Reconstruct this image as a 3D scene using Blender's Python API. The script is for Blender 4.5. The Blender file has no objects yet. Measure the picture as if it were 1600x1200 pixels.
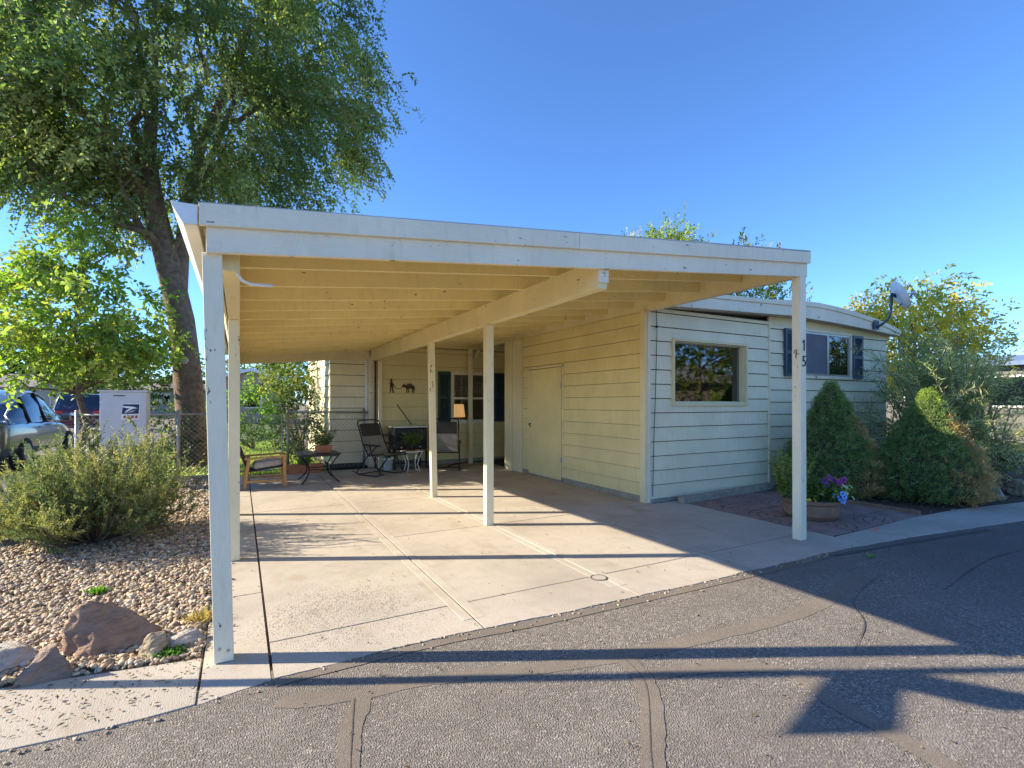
import bpy, math, random
import numpy as np
from mathutils import Vector, Matrix

random.seed(7)
RNG = np.random.default_rng(7)
sc = bpy.context.scene
col = sc.collection

# ------------------------------------------------------------------ camera
CAM_H = 1.4
FPX = 785.0                       # focal length in pixels of a 1600 px wide picture
YAW = math.atan(425 / 785)        # camera turned to the right of the driveway's direction
cam_d = bpy.data.cameras.new('camera')
cam = bpy.data.objects.new('camera', cam_d)
col.objects.link(cam)
cam.location = (0, 0, CAM_H)
cam.rotation_euler = (math.radians(90), 0, -YAW)
cam_d.sensor_width = 36
cam_d.lens = 36 * FPX / 1600
cam_d.shift_y = 29 / 1600
cam_d.clip_start = 0.05
cam_d.clip_end = 2000
sc.camera = cam

# ------------------------------------------------------------------ light
SUN_TO = Vector((4.17, -2.09, -2.38)).normalized()      # the way sunlight travels
SUN_EL = math.asin(-SUN_TO.z)
SUN_AZ = math.atan2(-SUN_TO.x, -SUN_TO.y)               # from +Y towards +X
world = bpy.data.worlds.new('World')
sc.world = world
world.use_nodes = True
wn = world.node_tree
bg = wn.nodes['Background']
sky = wn.nodes.new('ShaderNodeTexSky')
sky.sky_type = 'NISHITA'
sky.sun_disc = False
sky.sun_elevation = SUN_EL
sky.sun_rotation = SUN_AZ
sky.altitude = 1600
sky.air_density = 1.0
sky.dust_density = 0.1
sky.ozone_density = 9.0
wn.links.new(sky.outputs[0], bg.inputs[0])
bg.inputs[1].default_value = 0.13
sun_d = bpy.data.lights.new('sun', 'SUN')
sun_d.energy = 4.6
sun_d.angle = math.radians(0.5)
sun_d.color = (1.0, 0.86, 0.66)
sun = bpy.data.objects.new('sun', sun_d)
col.objects.link(sun)
sun.rotation_euler = SUN_TO.to_track_quat('-Z', 'Y').to_euler()
sun.location = (-20, 10, 20)
sc.view_settings.view_transform = 'Standard'
sc.view_settings.look = 'None'
sc.view_settings.exposure = 1.38
sc.view_settings.gamma = 1
sc.view_settings.use_curve_mapping = False
sc.render.engine = 'CYCLES'
sc.cycles.max_bounces = 10
sc.cycles.diffuse_bounces = 6
sc.cycles.transparent_max_bounces = 12
sc.cycles.use_denoising = True

# ------------------------------------------------------------------ materials
def nt(name):
    m = bpy.data.materials.new(name)
    m.use_nodes = True
    t = m.node_tree
    return m, t, t.nodes['Principled BSDF']

def N(t, typ, **kw):
    n = t.nodes.new(typ)
    for k, v in kw.items():
        if k in n.inputs:
            n.inputs[k].default_value = v
        else:
            setattr(n, k, v)
    return n

def ramp(t, fac, stops, interp='LINEAR'):
    r = t.nodes.new('ShaderNodeValToRGB')
    r.color_ramp.interpolation = interp
    el = r.color_ramp.elements
    while len(el) < len(stops):
        el.new(0.5)
    for e, (p, c) in zip(el, stops):
        e.position = p
        e.color = (*c, 1) if len(c) == 3 else c
    t.links.new(fac, r.inputs[0])
    return r.outputs[0]

def mixc(t, fac, a, b, mode='MIX'):
    m = t.nodes.new('ShaderNodeMix')
    m.data_type = 'RGBA'
    m.blend_type = mode
    for sock, v in ((m.inputs[0], fac), (m.inputs[6], a), (m.inputs[7], b)):
        if hasattr(v, 'is_linked') or hasattr(v, 'links'):
            t.links.new(v, sock)
        elif isinstance(v, (int, float)):
            sock.default_value = v
        else:
            sock.default_value = (*v, 1) if len(v) == 3 else v
    return m.outputs[2]

def coords(t, kind='Object', scale=None):
    tc = t.nodes.new('ShaderNodeTexCoord')
    if kind == 'World':
        g = t.nodes.new('ShaderNodeNewGeometry')
        out = g.outputs['Position']
    else:
        out = tc.outputs[kind]
    if scale is not None:
        mp = t.nodes.new('ShaderNodeMapping')
        mp.inputs['Scale'].default_value = scale
        t.links.new(out, mp.inputs[0])
        out = mp.outputs[0]
    return out

def noise(t, vec, scale, detail=4, rough=.55):
    n = N(t, 'ShaderNodeTexNoise', Scale=scale, Detail=detail, Roughness=rough)
    t.links.new(vec, n.inputs['Vector'])
    return n.outputs['Fac']

def voro(t, vec, scale, feature='F1', out='Distance'):
    n = t.nodes.new('ShaderNodeTexVoronoi')
    n.feature = feature
    n.inputs['Scale'].default_value = scale
    t.links.new(vec, n.inputs['Vector'])
    return n.outputs[out]

def bump(t, b, height, strength=.3, dist=.01):
    n = N(t, 'ShaderNodeBump', Strength=strength, Distance=dist)
    t.links.new(height, n.inputs['Height'])
    t.links.new(n.outputs[0], b.inputs['Normal'])

def simple(name, c, rough=.6, metal=0.0, var=.12, vscale=6, bmp=0.0, bscale=60, spec=.5):
    m, t, b = nt(name)
    v = coords(t, 'World')
    n = noise(t, v, vscale, 5)
    lo = tuple(x * (1 - var) for x in c)
    hi = tuple(min(1, x * (1 + var)) for x in c)
    t.links.new(ramp(t, n, [(.3, lo), (.7, hi)]), b.inputs['Base Color'])
    b.inputs['Roughness'].default_value = rough
    b.inputs['Metallic'].default_value = metal
    b.inputs['Specular IOR Level'].default_value = spec
    if bmp:
        bump(t, b, noise(t, v, bscale, 4), bmp, .01)
    return m

def paint(name, c, chips=.0, streak=.10, rough=.55, grain=(3, 3, 28)):
    """old house paint on boards: soft grime, faint grain, chipped spots"""
    m, t, b = nt(name)
    v = coords(t, 'World')
    n1 = noise(t, v, 1.7, 5)
    n2 = noise(t, coords(t, 'World', grain), 5, 4)
    c1 = mixc(t, ramp(t, n1, [(.35, (0, 0, 0)), (.75, (1, 1, 1))]), c, tuple(x * .84 for x in c))
    n5 = noise(t, coords(t, 'World', (6, 6, 1.2)), 3.2, 6, .7)                 # rain streaks and grime
    c1 = mixc(t, ramp(t, n5, [(.52, (0, 0, 0)), (.78, (.42,) * 3)]), c1, (c[0] * .62, c[1] * .58, c[2] * .50))
    c2 = mixc(t, ramp(t, n2, [(.45, (0, 0, 0)), (.8, (streak * 3,) * 3)]), c1, tuple(x * .72 for x in c))
    out = c2
    if chips:
        n3 = noise(t, coords(t, 'World', (2.0, 2.0, .8) if grain[0] > 10 else (.8, .8, 2.4)), 19, 4, .65)
        n4 = noise(t, coords(t, 'World', (5, 5, 1)), 1.9, 2)
        k = t.nodes.new('ShaderNodeMath'); k.operation = 'MULTIPLY'
        t.links.new(n3, k.inputs[0]); t.links.new(n4, k.inputs[1])
        msk = ramp(t, k.outputs[0], [(chips, (0, 0, 0)), (chips + .012, (1, 1, 1))])
        out = mixc(t, msk, c2, (.16, .115, .07))
    t.links.new(out, b.inputs['Base Color'])
    b.inputs['Roughness'].default_value = rough
    bump(t, b, n2, .06, .003)
    return m

def leafmat(name, trans=.45, rough=.5):
    m, t, b = nt(name)
    a = t.nodes.new('ShaderNodeAttribute'); a.attribute_name = 'tint'
    t.links.new(mixc(t, 1.0, a.outputs['Color'], (1.25, 1.25, 1.25), 'MULTIPLY'), b.inputs['Base Color'])
    b.inputs['Roughness'].default_value = rough
    b.inputs['Specular IOR Level'].default_value = .35
    tr = t.nodes.new('ShaderNodeBsdfTranslucent')
    br = mixc(t, 1.0, a.outputs['Color'], (1.75, 2.0, 1.05), 'MULTIPLY')
    t.links.new(br, tr.inputs['Color'])
    mx = t.nodes.new('ShaderNodeMixShader'); mx.inputs[0].default_value = trans
    t.links.new(b.outputs[0], mx.inputs[1]); t.links.new(tr.outputs[0], mx.inputs[2])
    t.links.new(mx.outputs[0], t.nodes['Material Output'].inputs[0])
    return m

M = {}
V_ = (26, 26, 2.5)
M['cream'] = paint('cream_paint', (.82, .715, .42))
M['cream_old'] = paint('cream_paint_chipped', (.83, .735, .46), chips=.395, grain=V_)
M['cream_beam'] = paint('cream_paint_beam', (.83, .72, .40), chips=.41)
M['cream_joist'] = paint('cream_paint_joist', (.88, .745, .36), chips=.43, streak=.12)
M['white_trim'] = paint('white_trim_paint', (.87, .79, .59), chips=.405, streak=.12)
M['white_post'] = paint('white_post_paint', (.87, .79, .58), chips=.395, streak=.08, grain=V_)
M['siding'] = paint('siding_paint', (.87, .785, .53), streak=.05)
M['siding_bounce'] = paint('siding_paint_bounce', (.80, .68, .325), streak=.05)  # same siding paint, with the carport's warm bounce light put into its colour
M['metal_white'] = simple('white_metal', (.78, .78, .76), .4, 0, .05)
M['roofing'] = simple('roofing', (.46, .45, .42), .7)
M['shutter'] = simple('shutter_blue', (.035, .065, .095), .45, 0, .15)
M['shutter_green'] = simple('shutter_green', (.02, .05, .045), .5)
M['alu'] = simple('aluminium', (.52, .50, .47), .38, .8, .08)
M['galv'] = simple('galvanised_steel', (.42, .40, .36), .5, .7, .2)
M['black'] = simple('black_metal', (.018, .017, .016), .42, .3)
M['blackcloth'] = simple('black_sling', (.045, .042, .038), .8)
M['greycloth'] = simple('grey_sling', (.27, .25, .21), .85)
M['cushion'] = simple('cushion_cloth', (.42, .38, .34), .9, 0, .15, 20)
M['wood'] = simple('orange_wood', (.50, .25, .07), .45, 0, .25, 18)
M['terra'] = simple('terracotta', (.45, .17, .085), .75, 0, .2, 12)
M['potbrown'] = simple('brown_planter', (.24, .135, .085), .55, 0, .2, 10)
M['soil'] = simple('soil', (.085, .055, .038), .95, 0, .4, 25, .8, 90)
M['timber'] = simple('weathered_timber', (.33, .29, .23), .85, 0, .25, 14, .3)
M['brownedge'] = simple('edging_brown', (.22, .13, .085), .85, 0, .25, 14, .3)
M['blind'] = simple('blind_slat', (.74, .72, .68), .5)
M['dark'] = simple('dark_interior', (.03, .028, .026), .9)
M['rust'] = simple('rusty_metal', (.09, .05, .032), .75, .3, .3)
M['rubber'] = simple('rubber', (.02, .02, .02), .8)
M['bark'] = simple('bark', (.165, .115, .078), .9, 0, .45, 9, 1.0, 30)
M['twig'] = simple('twig', (.20, .155, .11), .85, 0, .3)
M['stem'] = simple('green_stem', (.12, .16, .05), .7)
M['orangepaint'] = simple('orange_marking', (.80, .25, .10), .8)
M['bronze'] = simple('black_number', (.02, .02, .025), .4, .5)
M['dishgrey'] = simple('dish_grey', (.62, .64, .68), .5, .1)
M['dishdark'] = simple('dish_bracket', (.05, .075, .10), .45, .4)

def glassmat(name, tint=(.8, .85, .85), refl=.5):
    m, t, b = nt(name)
    tr = N(t, 'ShaderNodeBsdfTransparent'); tr.inputs[0].default_value = (*tint, 1)
    gl = N(t, 'ShaderNodeBsdfGlossy'); gl.inputs['Roughness'].default_value = .02
    gl.inputs[0].default_value = (.95, .97, 1, 1)
    fr = N(t, 'ShaderNodeFresnel', IOR=1.52)
    ad = N(t, 'ShaderNodeMath', operation='ADD'); ad.inputs[1].default_value = refl
    t.links.new(fr.outputs[0], ad.inputs[0])
    mx = N(t, 'ShaderNodeMixShader')
    t.links.new(ad.outputs[0], mx.inputs[0]); t.links.new(tr.outputs[0], mx.inputs[1]); t.links.new(gl.outputs[0], mx.inputs[2])
    t.links.new(mx.outputs[0], t.nodes['Material Output'].inputs[0])
    return m
M['glass'] = glassmat('window_glass', (.85, .88, .88), .07)
M['glass_dark'] = glassmat('car_glass', (.10, .11, .11), .08)
M['screen'] = simple('insect_screen', (.13, .14, .17), .7)

def concrete(name, c, pit=False, broom=False):
    m, t, b = nt(name)
    v = coords(t, 'World')
    n1 = noise(t, v, 1.1, 6, .6)
    n2 = noise(t, v, 9, 5, .65)
    n3 = noise(t, v, 160, 2)
    a = ramp(t, n1, [(.28, tuple(x * .74 for x in c)), (.55, c), (.8, tuple(x * 1.10 for x in c))])
    a = mixc(t, ramp(t, n2, [(.5, (0, 0, 0)), (.72, (.5,) * 3)]), a, tuple(x * .78 for x in (c[0], c[1] * .95, c[2] * .88)))
    a = mixc(t, ramp(t, n3, [(.35, (.28,) * 3), (.6, (0, 0, 0))]), a, tuple(x * .6 for x in c))
    # rust-brown drip stains
    n5 = noise(t, coords(t, 'World', (1, .5, 1)), 2.6, 4, .6)
    a = mixc(t, ramp(t, n5, [(.56, (0, 0, 0)), (.74, (.55,) * 3)]), a, (c[0] * .62, c[1] * .54, c[2] * .42))
    height = n3
    if broom:                                    # drag marks of the broom
        nb = noise(t, coords(t, 'World', (70, 5, 1)), 3.0, 3, .6)
        a = mixc(t, ramp(t, nb, [(.42, (.3,) * 3), (.58, (0, 0, 0))]), a, tuple(x * .72 for x in c))
        ab = N(t, 'ShaderNodeMath', operation='ADD'); t.links.new(nb, ab.inputs[0]); t.links.new(n3, ab.inputs[1]); height = ab.outputs[0]
    if pit:
        # spalled patches where the surface has broken away
        vv = voro(t, v, 62)
        n6 = noise(t, v, 2.3, 5, .7)
        n7 = noise(t, v, 24, 3, .7)
        sx = N(t, 'ShaderNodeVectorMath', operation='DISTANCE'); sx.inputs[1].default_value = (.62, 3.45, 0)
        t.links.new(v, sx.inputs[0])
        near = ramp(t, sx.outputs['Value'], [(.2, (1, 1, 1)), (1.35, (0, 0, 0))])
        k = N(t, 'ShaderNodeMath', operation='MULTIPLY'); t.links.new(near, k.inputs[0]); t.links.new(n6, k.inputs[1])
        k2 = N(t, 'ShaderNodeMath', operation='MULTIPLY'); t.links.new(k.outputs[0], k2.inputs[0]); t.links.new(n7, k2.inputs[1])
        k3 = N(t, 'ShaderNodeMath', operation='MULTIPLY_ADD'); k3.inputs[1].default_value = 2.1; k3.inputs[2].default_value = -.06
        t.links.new(k2.outputs[0], k3.inputs[0])
        df = N(t, 'ShaderNodeMath', operation='SUBTRACT'); t.links.new(k3.outputs[0], df.inputs[0]); t.links.new(vv, df.inputs[1])
        msk = ramp(t, df.outputs[0], [(.0, (0, 0, 0)), (.06, (1, 1, 1))])
        a = mixc(t, msk, a, tuple(x * .60 for x in c))
        sub = N(t, 'ShaderNodeMath', operation='MULTIPLY_ADD'); sub.inputs[1].default_value = -3.0
        t.links.new(msk, sub.inputs[0]); t.links.new(n3, sub.inputs[2])
        height = sub.outputs[0]
    t.links.new(a, b.inputs['Base Color'])
    b.inputs['Roughness'].default_value = .85
    b.inputs['Specular IOR Level'].default_value = .3
    bump(t, b, height, .45, .006)
    return m
M['concrete'] = concrete('driveway_concrete', (.50, .45, .37), True)
M['concrete_band'] = concrete('trowelled_concrete', (.53, .48, .40))
M['walk'] = concrete('walk_concrete', (.49, .445, .37), broom=True)

def asphalt(name, tone, amp, seal, grain=128, bs=.8):
    m, t, b = nt(name)
    v = coords(t, 'World')
    f = voro(t, v, grain, 'F1', 'Color')
    sp = N(t, 'ShaderNodeSeparateColor'); t.links.new(f, sp.inputs[0])
    base = np.array(tone)
    st = [(.0, .52), (.38, .86), (.70, 1.12), (.90, 1.55), (1, 2.5)]
    ag = ramp(t, sp.outputs[0], [(p, tuple(base * (1 + (k - 1) * amp))) for p, k in st])
    n1 = noise(t, v, .55, 6, .62)
    n2 = noise(t, v, 3.3, 5, .65)
    n3 = noise(t, coords(t, 'World', (.35, 1.6, 1)), 1.3, 4, .6)
    a = mixc(t, ramp(t, n1, [(.38, (0, 0, 0)), (.66, (.75,) * 3)]), ag, tuple(base * .78))
    a = mixc(t, ramp(t, n2, [(.50, (0, 0, 0)), (.72, (.55,) * 3)]), a, tuple(base * 1.28))
    a = mixc(t, ramp(t, n3, [(.56, (0, 0, 0)), (.72, (.6,) * 3)]), a, tuple(base * .72))
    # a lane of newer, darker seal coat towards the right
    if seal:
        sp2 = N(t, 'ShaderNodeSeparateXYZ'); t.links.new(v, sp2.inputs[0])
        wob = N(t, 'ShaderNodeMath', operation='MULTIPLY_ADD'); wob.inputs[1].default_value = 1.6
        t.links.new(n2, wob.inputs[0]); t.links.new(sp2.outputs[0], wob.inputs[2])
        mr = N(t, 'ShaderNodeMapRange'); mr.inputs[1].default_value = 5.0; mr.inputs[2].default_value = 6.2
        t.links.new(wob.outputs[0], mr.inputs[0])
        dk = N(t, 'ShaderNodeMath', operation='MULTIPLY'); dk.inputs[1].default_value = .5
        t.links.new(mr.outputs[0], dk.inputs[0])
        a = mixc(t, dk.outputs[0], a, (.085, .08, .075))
    t.links.new(a, b.inputs['Base Color'])
    b.inputs['Roughness'].default_value = .9
    b.inputs['Specular IOR Level'].default_value = .25
    bump(t, b, voro(t, v, grain), bs, .006)
    return m
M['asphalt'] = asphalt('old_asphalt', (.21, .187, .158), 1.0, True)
M['tar'] = asphalt('crack_filler', (.20, .172, .138), .35, False, 170, .35)
M['tardark'] = simple('open_crack', (.085, .075, .063), .95)

def grassmat():
    m, t, b = nt('lawn_ground')
    v = coords(t, 'World')
    n = noise(t, v, 3, 5)
    t.links.new(ramp(t, n, [(.3, (.05, .085, .018)), (.55, (.10, .14, .03)), (.75, (.17, .17, .06))]), b.inputs['Base Color'])
    b.inputs['Roughness'].default_value = .9
    bump(t, b, noise(t, v, 70, 3), .8, .03)
    return m
M['lawn'] = grassmat()
M['ground'] = simple('bare_ground', (.20, .165, .12), .95, 0, .3, 2, .5, 40)

def attrmat(name, rough=.85, bscale=55, bs=.5):
    m, t, b = nt(name)
    a = t.nodes.new('ShaderNodeAttribute'); a.attribute_name = 'tint'
    v = coords(t, 'World')
    n = noise(t, v, 40, 4)
    c = mixc(t, ramp(t, n, [(.35, (0, 0, 0)), (.75, (.5,) * 3)]), a.outputs['Color'], (.10, .08, .065))
    t.links.new(c, b.inputs['Base Color'])
    b.inputs['Roughness'].default_value = rough
    bump(t, b, noise(t, v, bscale, 4), bs, .006)
    return m
M['stone'] = attrmat('river_stone', .7)
M['litter'] = leafmat('dry_leaf', .25)
M['leaf'] = leafmat('leaf', .5)
M['needle'] = leafmat('needle', .32, .6)

def rockmat(name, c1, c2):
    m, t, b = nt(name)
    v = coords(t, 'Object')
    n = noise(t, v, 5, 8, .65)
    n2 = noise(t, coords(t, 'Object', (1, 1, 3)), 9, 6, .6)
    a = ramp(t, n, [(.3, c1), (.7, c2)])
    a = mixc(t, ramp(t, n2, [(.5, (0, 0, 0)), (.75, (.5,) * 3)]), a, tuple(x * .45 for x in c1))
    t.links.new(a, b.inputs['Base Color'])
    b.inputs['Roughness'].default_value = .9
    bump(t, b, n2, 1.0, .05)
    return m
M['rock_brown'] = rockmat('brown_rock', (.25, .155, .10), (.44, .285, .19))
M['rock_purple'] = rockmat('purple_rock', (.22, .155, .12), (.34, .25, .19))
M['rock_tan'] = rockmat('tan_rock', (.33, .25, .155), (.46, .37, .24))
M['rock_grey'] = rockmat('grey_rock', (.36, .32, .28), (.52, .48, .42))

# ------------------------------------------------------------------ object helpers
def tag(o, label=None, cat=None, group=None, kind=None):
    if label: o['label'] = label
    if cat: o['category'] = cat
    if group: o['group'] = group
    if kind: o['kind'] = kind
    return o

def thing(name, label, cat, loc=(0, 0, 0), rotz=0, group=None):
    o = bpy.data.objects.new(name, None)
    o.empty_display_size = .2
    col.objects.link(o)
    o.location = loc
    o.rotation_euler = (0, 0, rotz)
    tag(o, label, cat, group)
    return o

def rootloc(p):
    v = Vector((0, 0, 0))
    while p is not None:
        v += p.location
        p = p.parent
    return v

class MB:
    def __init__(s): s.v, s.f = [], []
    def add(s, vs, fs):
        b = len(s.v); s.v += [tuple(x) for x in vs]; s.f += [tuple(i + b for i in f) for f in fs]; return s
    def box(s, x0, x1, y0, y1, z0, z1):
        return s.add([(x0, y0, z0), (x1, y0, z0), (x1, y1, z0), (x0, y1, z0), (x0, y0, z1), (x1, y0, z1), (x1, y1, z1), (x0, y1, z1)],
                     [(3, 2, 1, 0), (4, 5, 6, 7), (0, 1, 5, 4), (1, 2, 6, 5), (2, 3, 7, 6), (3, 0, 4, 7)])
    def hexa(s, p):            # eight corners, bottom ring then top ring
        return s.add(p, [(3, 2, 1, 0), (4, 5, 6, 7), (0, 1, 5, 4), (1, 2, 6, 5), (2, 3, 7, 6), (3, 0, 4, 7)])
    def prism(s, poly, axis, a0, a1):
        def P(q, a): return {'x': (a, q[0], q[1]), 'y': (q[0], a, q[1]), 'z': (q[0], q[1], a)}[axis]
        n = len(poly)
        s.add([P(q, a0) for q in poly] + [P(q, a1) for q in poly],
              [tuple(range(n))[::-1], tuple(range(n, 2 * n))] + [(i, (i + 1) % n, n + (i + 1) % n, n + i) for i in range(n)])
        return s
    def tube(s, pts, r, n=6, cap=True):
        pts = [Vector(p) for p in pts]
        rs = r if isinstance(r, (list, tuple)) else [r] * len(pts)
        up = Vector((0, 0, 1))
        d0 = (pts[1] - pts[0]).normalized()
        if abs(d0.dot(up)) > .95: up = Vector((1, 0, 0))
        base = len(s.v); side = None
        for i, p in enumerate(pts):
            d = (pts[min(i + 1, len(pts) - 1)] - pts[max(i - 1, 0)]).normalized()
            side = d.cross(up) if side is None else side - d * side.dot(d)
            if side.length < 1e-5: side = d.orthogonal()
            side.normalize(); o = d.cross(side)
            for k in range(n):
                a = 2 * math.pi * k / n
                s.v.append(tuple(p + (side * math.cos(a) + o * math.sin(a)) * rs[i]))
        for i in range(len(pts) - 1):
            for k in range(n):
                a, b = base + i * n + k, base + i * n + (k + 1) % n
                s.f.append((a, b, b + n, a + n))
        if cap:
            s.f.append(tuple(base + k for k in range(n))[::-1]); e = base + (len(pts) - 1) * n
            s.f.append(tuple(e + k for k in range(n)))
        return s
    def lathe(s, c, prof, n=24, sx=1, sy=1, close=True):
        base = len(s.v)
        for r, z in prof:
            for k in range(n):
                a = 2 * math.pi * k / n
                s.v.append((c[0] + r * sx * math.cos(a), c[1] + r * sy * math.sin(a), c[2] + z))
        for i in range(len(prof) - 1):
            for k in range(n):
                a, b = base + i * n + k, base + i * n + (k + 1) % n
                s.f.append((a, b, b + n, a + n))
        if close:
            s.f.append(tuple(base + k for k in range(n))[::-1]); e = base + (len(prof) - 1) * n
            s.f.append(tuple(e + k for k in range(n)))
        return s
    def build(s, name, mat, parent=None, smooth=False, bevel=0, world=True):
        me = bpy.data.meshes.new(name)
        vs = s.v
        if parent is not None and world:
            L = rootloc(parent)
            vs = [(x - L.x, y - L.y, z - L.z) for x, y, z in vs]
        me.from_pydata(vs, [], s.f)
        me.update()
        if mat is not None: me.materials.append(M[mat] if isinstance(mat, str) else mat)
        o = bpy.data.objects.new(name, me)
        col.objects.link(o)
        if parent is not None: o.parent = parent
        if smooth:
            me.polygons.foreach_set('use_smooth', [True] * len(me.polygons))
        if bevel:
            bv = o.modifiers.new('bevel', 'BEVEL'); bv.width = bevel; bv.segments = 2; bv.limit_method = 'ANGLE'
        return o

def box(name, mat, parent, x0, x1, y0, y1, z0, z1, bevel=0, world=True):
    return MB().box(x0, x1, y0, y1, z0, z1).build(name, mat, parent, bevel=bevel, world=world)

def structure(o): o['kind'] = 'structure'; return o
def stuff(o): o['kind'] = 'stuff'; return o

def raw_mesh(name, V, F, mat, tint=None, parent=None, smooth=False):
    """fast mesh from numpy arrays; F is (n,k) with constant k"""
    V = np.asarray(V, np.float32); F = np.asarray(F, np.int32)
    if parent is not None:
        L = rootloc(parent); V = V - np.array([L.x, L.y, L.z], np.float32)
    me = bpy.data.meshes.new(name)
    me.vertices.add(len(V)); me.vertices.foreach_set('co', V.ravel())
    n, k = F.shape
    me.loops.add(n * k); me.loops.foreach_set('vertex_index', F.ravel())
    me.polygons.add(n); me.polygons.foreach_set('loop_start', np.arange(0, n * k, k, dtype=np.int32))
    me.update(calc_edges=True)
    if tint is not None:
        ca = me.color_attributes.new('tint', 'FLOAT_COLOR', 'POINT')
        c4 = np.concatenate([np.asarray(tint, np.float32), np.ones((len(V), 1), np.float32)], 1)
        ca.data.foreach_set('color', c4.ravel())
    if smooth: me.polygons.foreach_set('use_smooth', np.ones(n, bool))
    me.materials.append(M[mat])
    o = bpy.data.objects.new(name, me); col.objects.link(o)
    if parent is not None: o.parent = parent
    return o

def norm(a): return a / np.maximum(np.linalg.norm(a, axis=1, keepdims=True), 1e-6)

def leaves(name, P, A, L, W, tint, mat, parent, nrm=None, mid=.45, fold=.18):
    """one folded four-corner leaf per point: P base, A direction, L length, W width"""
    n = len(P); A = norm(A)
    if nrm is None: nrm = RNG.normal(size=(n, 3)) + np.array([0, 0, .8])
    S = norm(np.cross(A, nrm)); U = np.cross(S, A)
    L = np.broadcast_to(np.asarray(L, float), (n,))[:, None]; W = np.broadcast_to(np.asarray(W, float), (n,))[:, None]
    m = P + A * L * mid + U * W * fold
    V = np.stack([P, m + S * W / 2, P + A * L, m - S * W / 2], 1).reshape(-1, 3)
    i = np.arange(n)[:, None] * 4
    F = np.concatenate([i + [0, 1, 2], i + [0, 2, 3]], 1).reshape(-1, 3)
    return raw_mesh(name, V, F, mat, np.repeat(tint, 4, 0), parent)

def palette(n, cols, jitter=.15, w=None):
    cols = np.array(cols)
    c = cols[RNG.choice(len(cols), n, p=w)]
    return np.clip(c * (1 + RNG.normal(size=(n, 1)) * jitter) + RNG.normal(size=(n, 3)) * .006, .004, 1)

ICO = {}
def ico(sub):
    if sub not in ICO:
        import bmesh
        bm = bmesh.new(); bmesh.ops.create_icosphere(bm, subdivisions=sub, radius=1)
        bm.verts.ensure_lookup_table()
        ICO[sub] = (np.array([v.co[:] for v in bm.verts]), np.array([[v.index for v in f.verts] for f in bm.faces]))
        bm.free()
    return ICO[sub]

def stones(name, P, size, flat, tint, sub, mat, parent=None):
    V0, F0 = ico(sub); n = len(P); k = len(V0)
    var = [V0 * (1 + .28 * np.sin(V0 @ RNG.normal(size=(3, 1)) * 2.2 + RNG.uniform(0, 6))) for _ in range(10)]
    vi = RNG.integers(0, 10, n); B = np.stack(var)[vi]
    sc3 = np.stack([size * RNG.uniform(.75, 1.35, n), size * RNG.uniform(.6, 1.0, n), size * flat], 1)
    B = B * sc3[:, None, :]
    a = RNG.uniform(0, 6.28, n); ca, sa = np.cos(a), np.sin(a)
    tl = RNG.normal(size=n) * .3
    x, y, z = B[..., 0], B[..., 1], B[..., 2]
    ct, st = np.cos(tl)[:, None], np.sin(tl)[:, None]
    x, z = x * ct - z * st, x * st + z * ct
    X = x * ca[:, None] - y * sa[:, None]; Y = x * sa[:, None] + y * ca[:, None]
    V = np.stack([X, Y, z], -1) + P[:, None, :]
    F = (F0[None] + (np.arange(n) * k)[:, None, None]).reshape(-1, 3)
    return raw_mesh(name, V.reshape(-1, 3), F, mat, np.repeat(tint, k, 0), parent, True)

def rock(name, label, mat, loc, size, seed, rotz=0, cuts=7, parent=None, group=None):
    r = np.random.default_rng(seed)
    V, F = ico(5); V = V.copy()
    for _ in range(cuts):
        d = r.normal(size=3); d[2] = abs(d[2]) * .7; d /= np.linalg.norm(d)
        h = r.uniform(.45, .78); ex = np.maximum(V @ d - h, 0)
        V -= np.outer(ex, d) * .93
    from mathutils import noise as mn
    off = Vector(r.uniform(-20, 20, 3).tolist())
    D = np.array([mn.fractal(Vector(v) * 1.7 + off, .9, 2.1, 6) * .15 + abs(mn.noise(Vector(v) * 3.1 - off)) * -.15 + mn.noise(Vector((v[0] * 2, v[1] * 2, v[2] * 9)) + off) * .045 for v in V])
    V *= (1 + D)[:, None]
    V = V * np.array(size)
    z0 = -size[2] * .45
    V[:, 2] = np.maximum(V[:, 2], z0) - z0
    c, s_ = math.cos(rotz), math.sin(rotz)
    V = np.stack([V[:, 0] * c - V[:, 1] * s_, V[:, 0] * s_ + V[:, 1] * c, V[:, 2]], 1)
    o = raw_mesh(name, V, F, mat, None, None, False)
    o.location = loc
    tag(o, label, 'rock', group)
    return o

# ------------------------------------------------------------------ setting: ground, road, drive
structure(MB().add([(-400, -400, -.06), (400, -400, -.06), (400, 400, -.06), (-400, 400, -.06)], [(0, 1, 2, 3)]).build('ground', 'ground'))

def sheet(name, mat, pts, z):
    n = len(pts)
    return structure(MB().add([(x, y, z) for x, y in pts], [tuple(range(n))]).build(name, mat))

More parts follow.
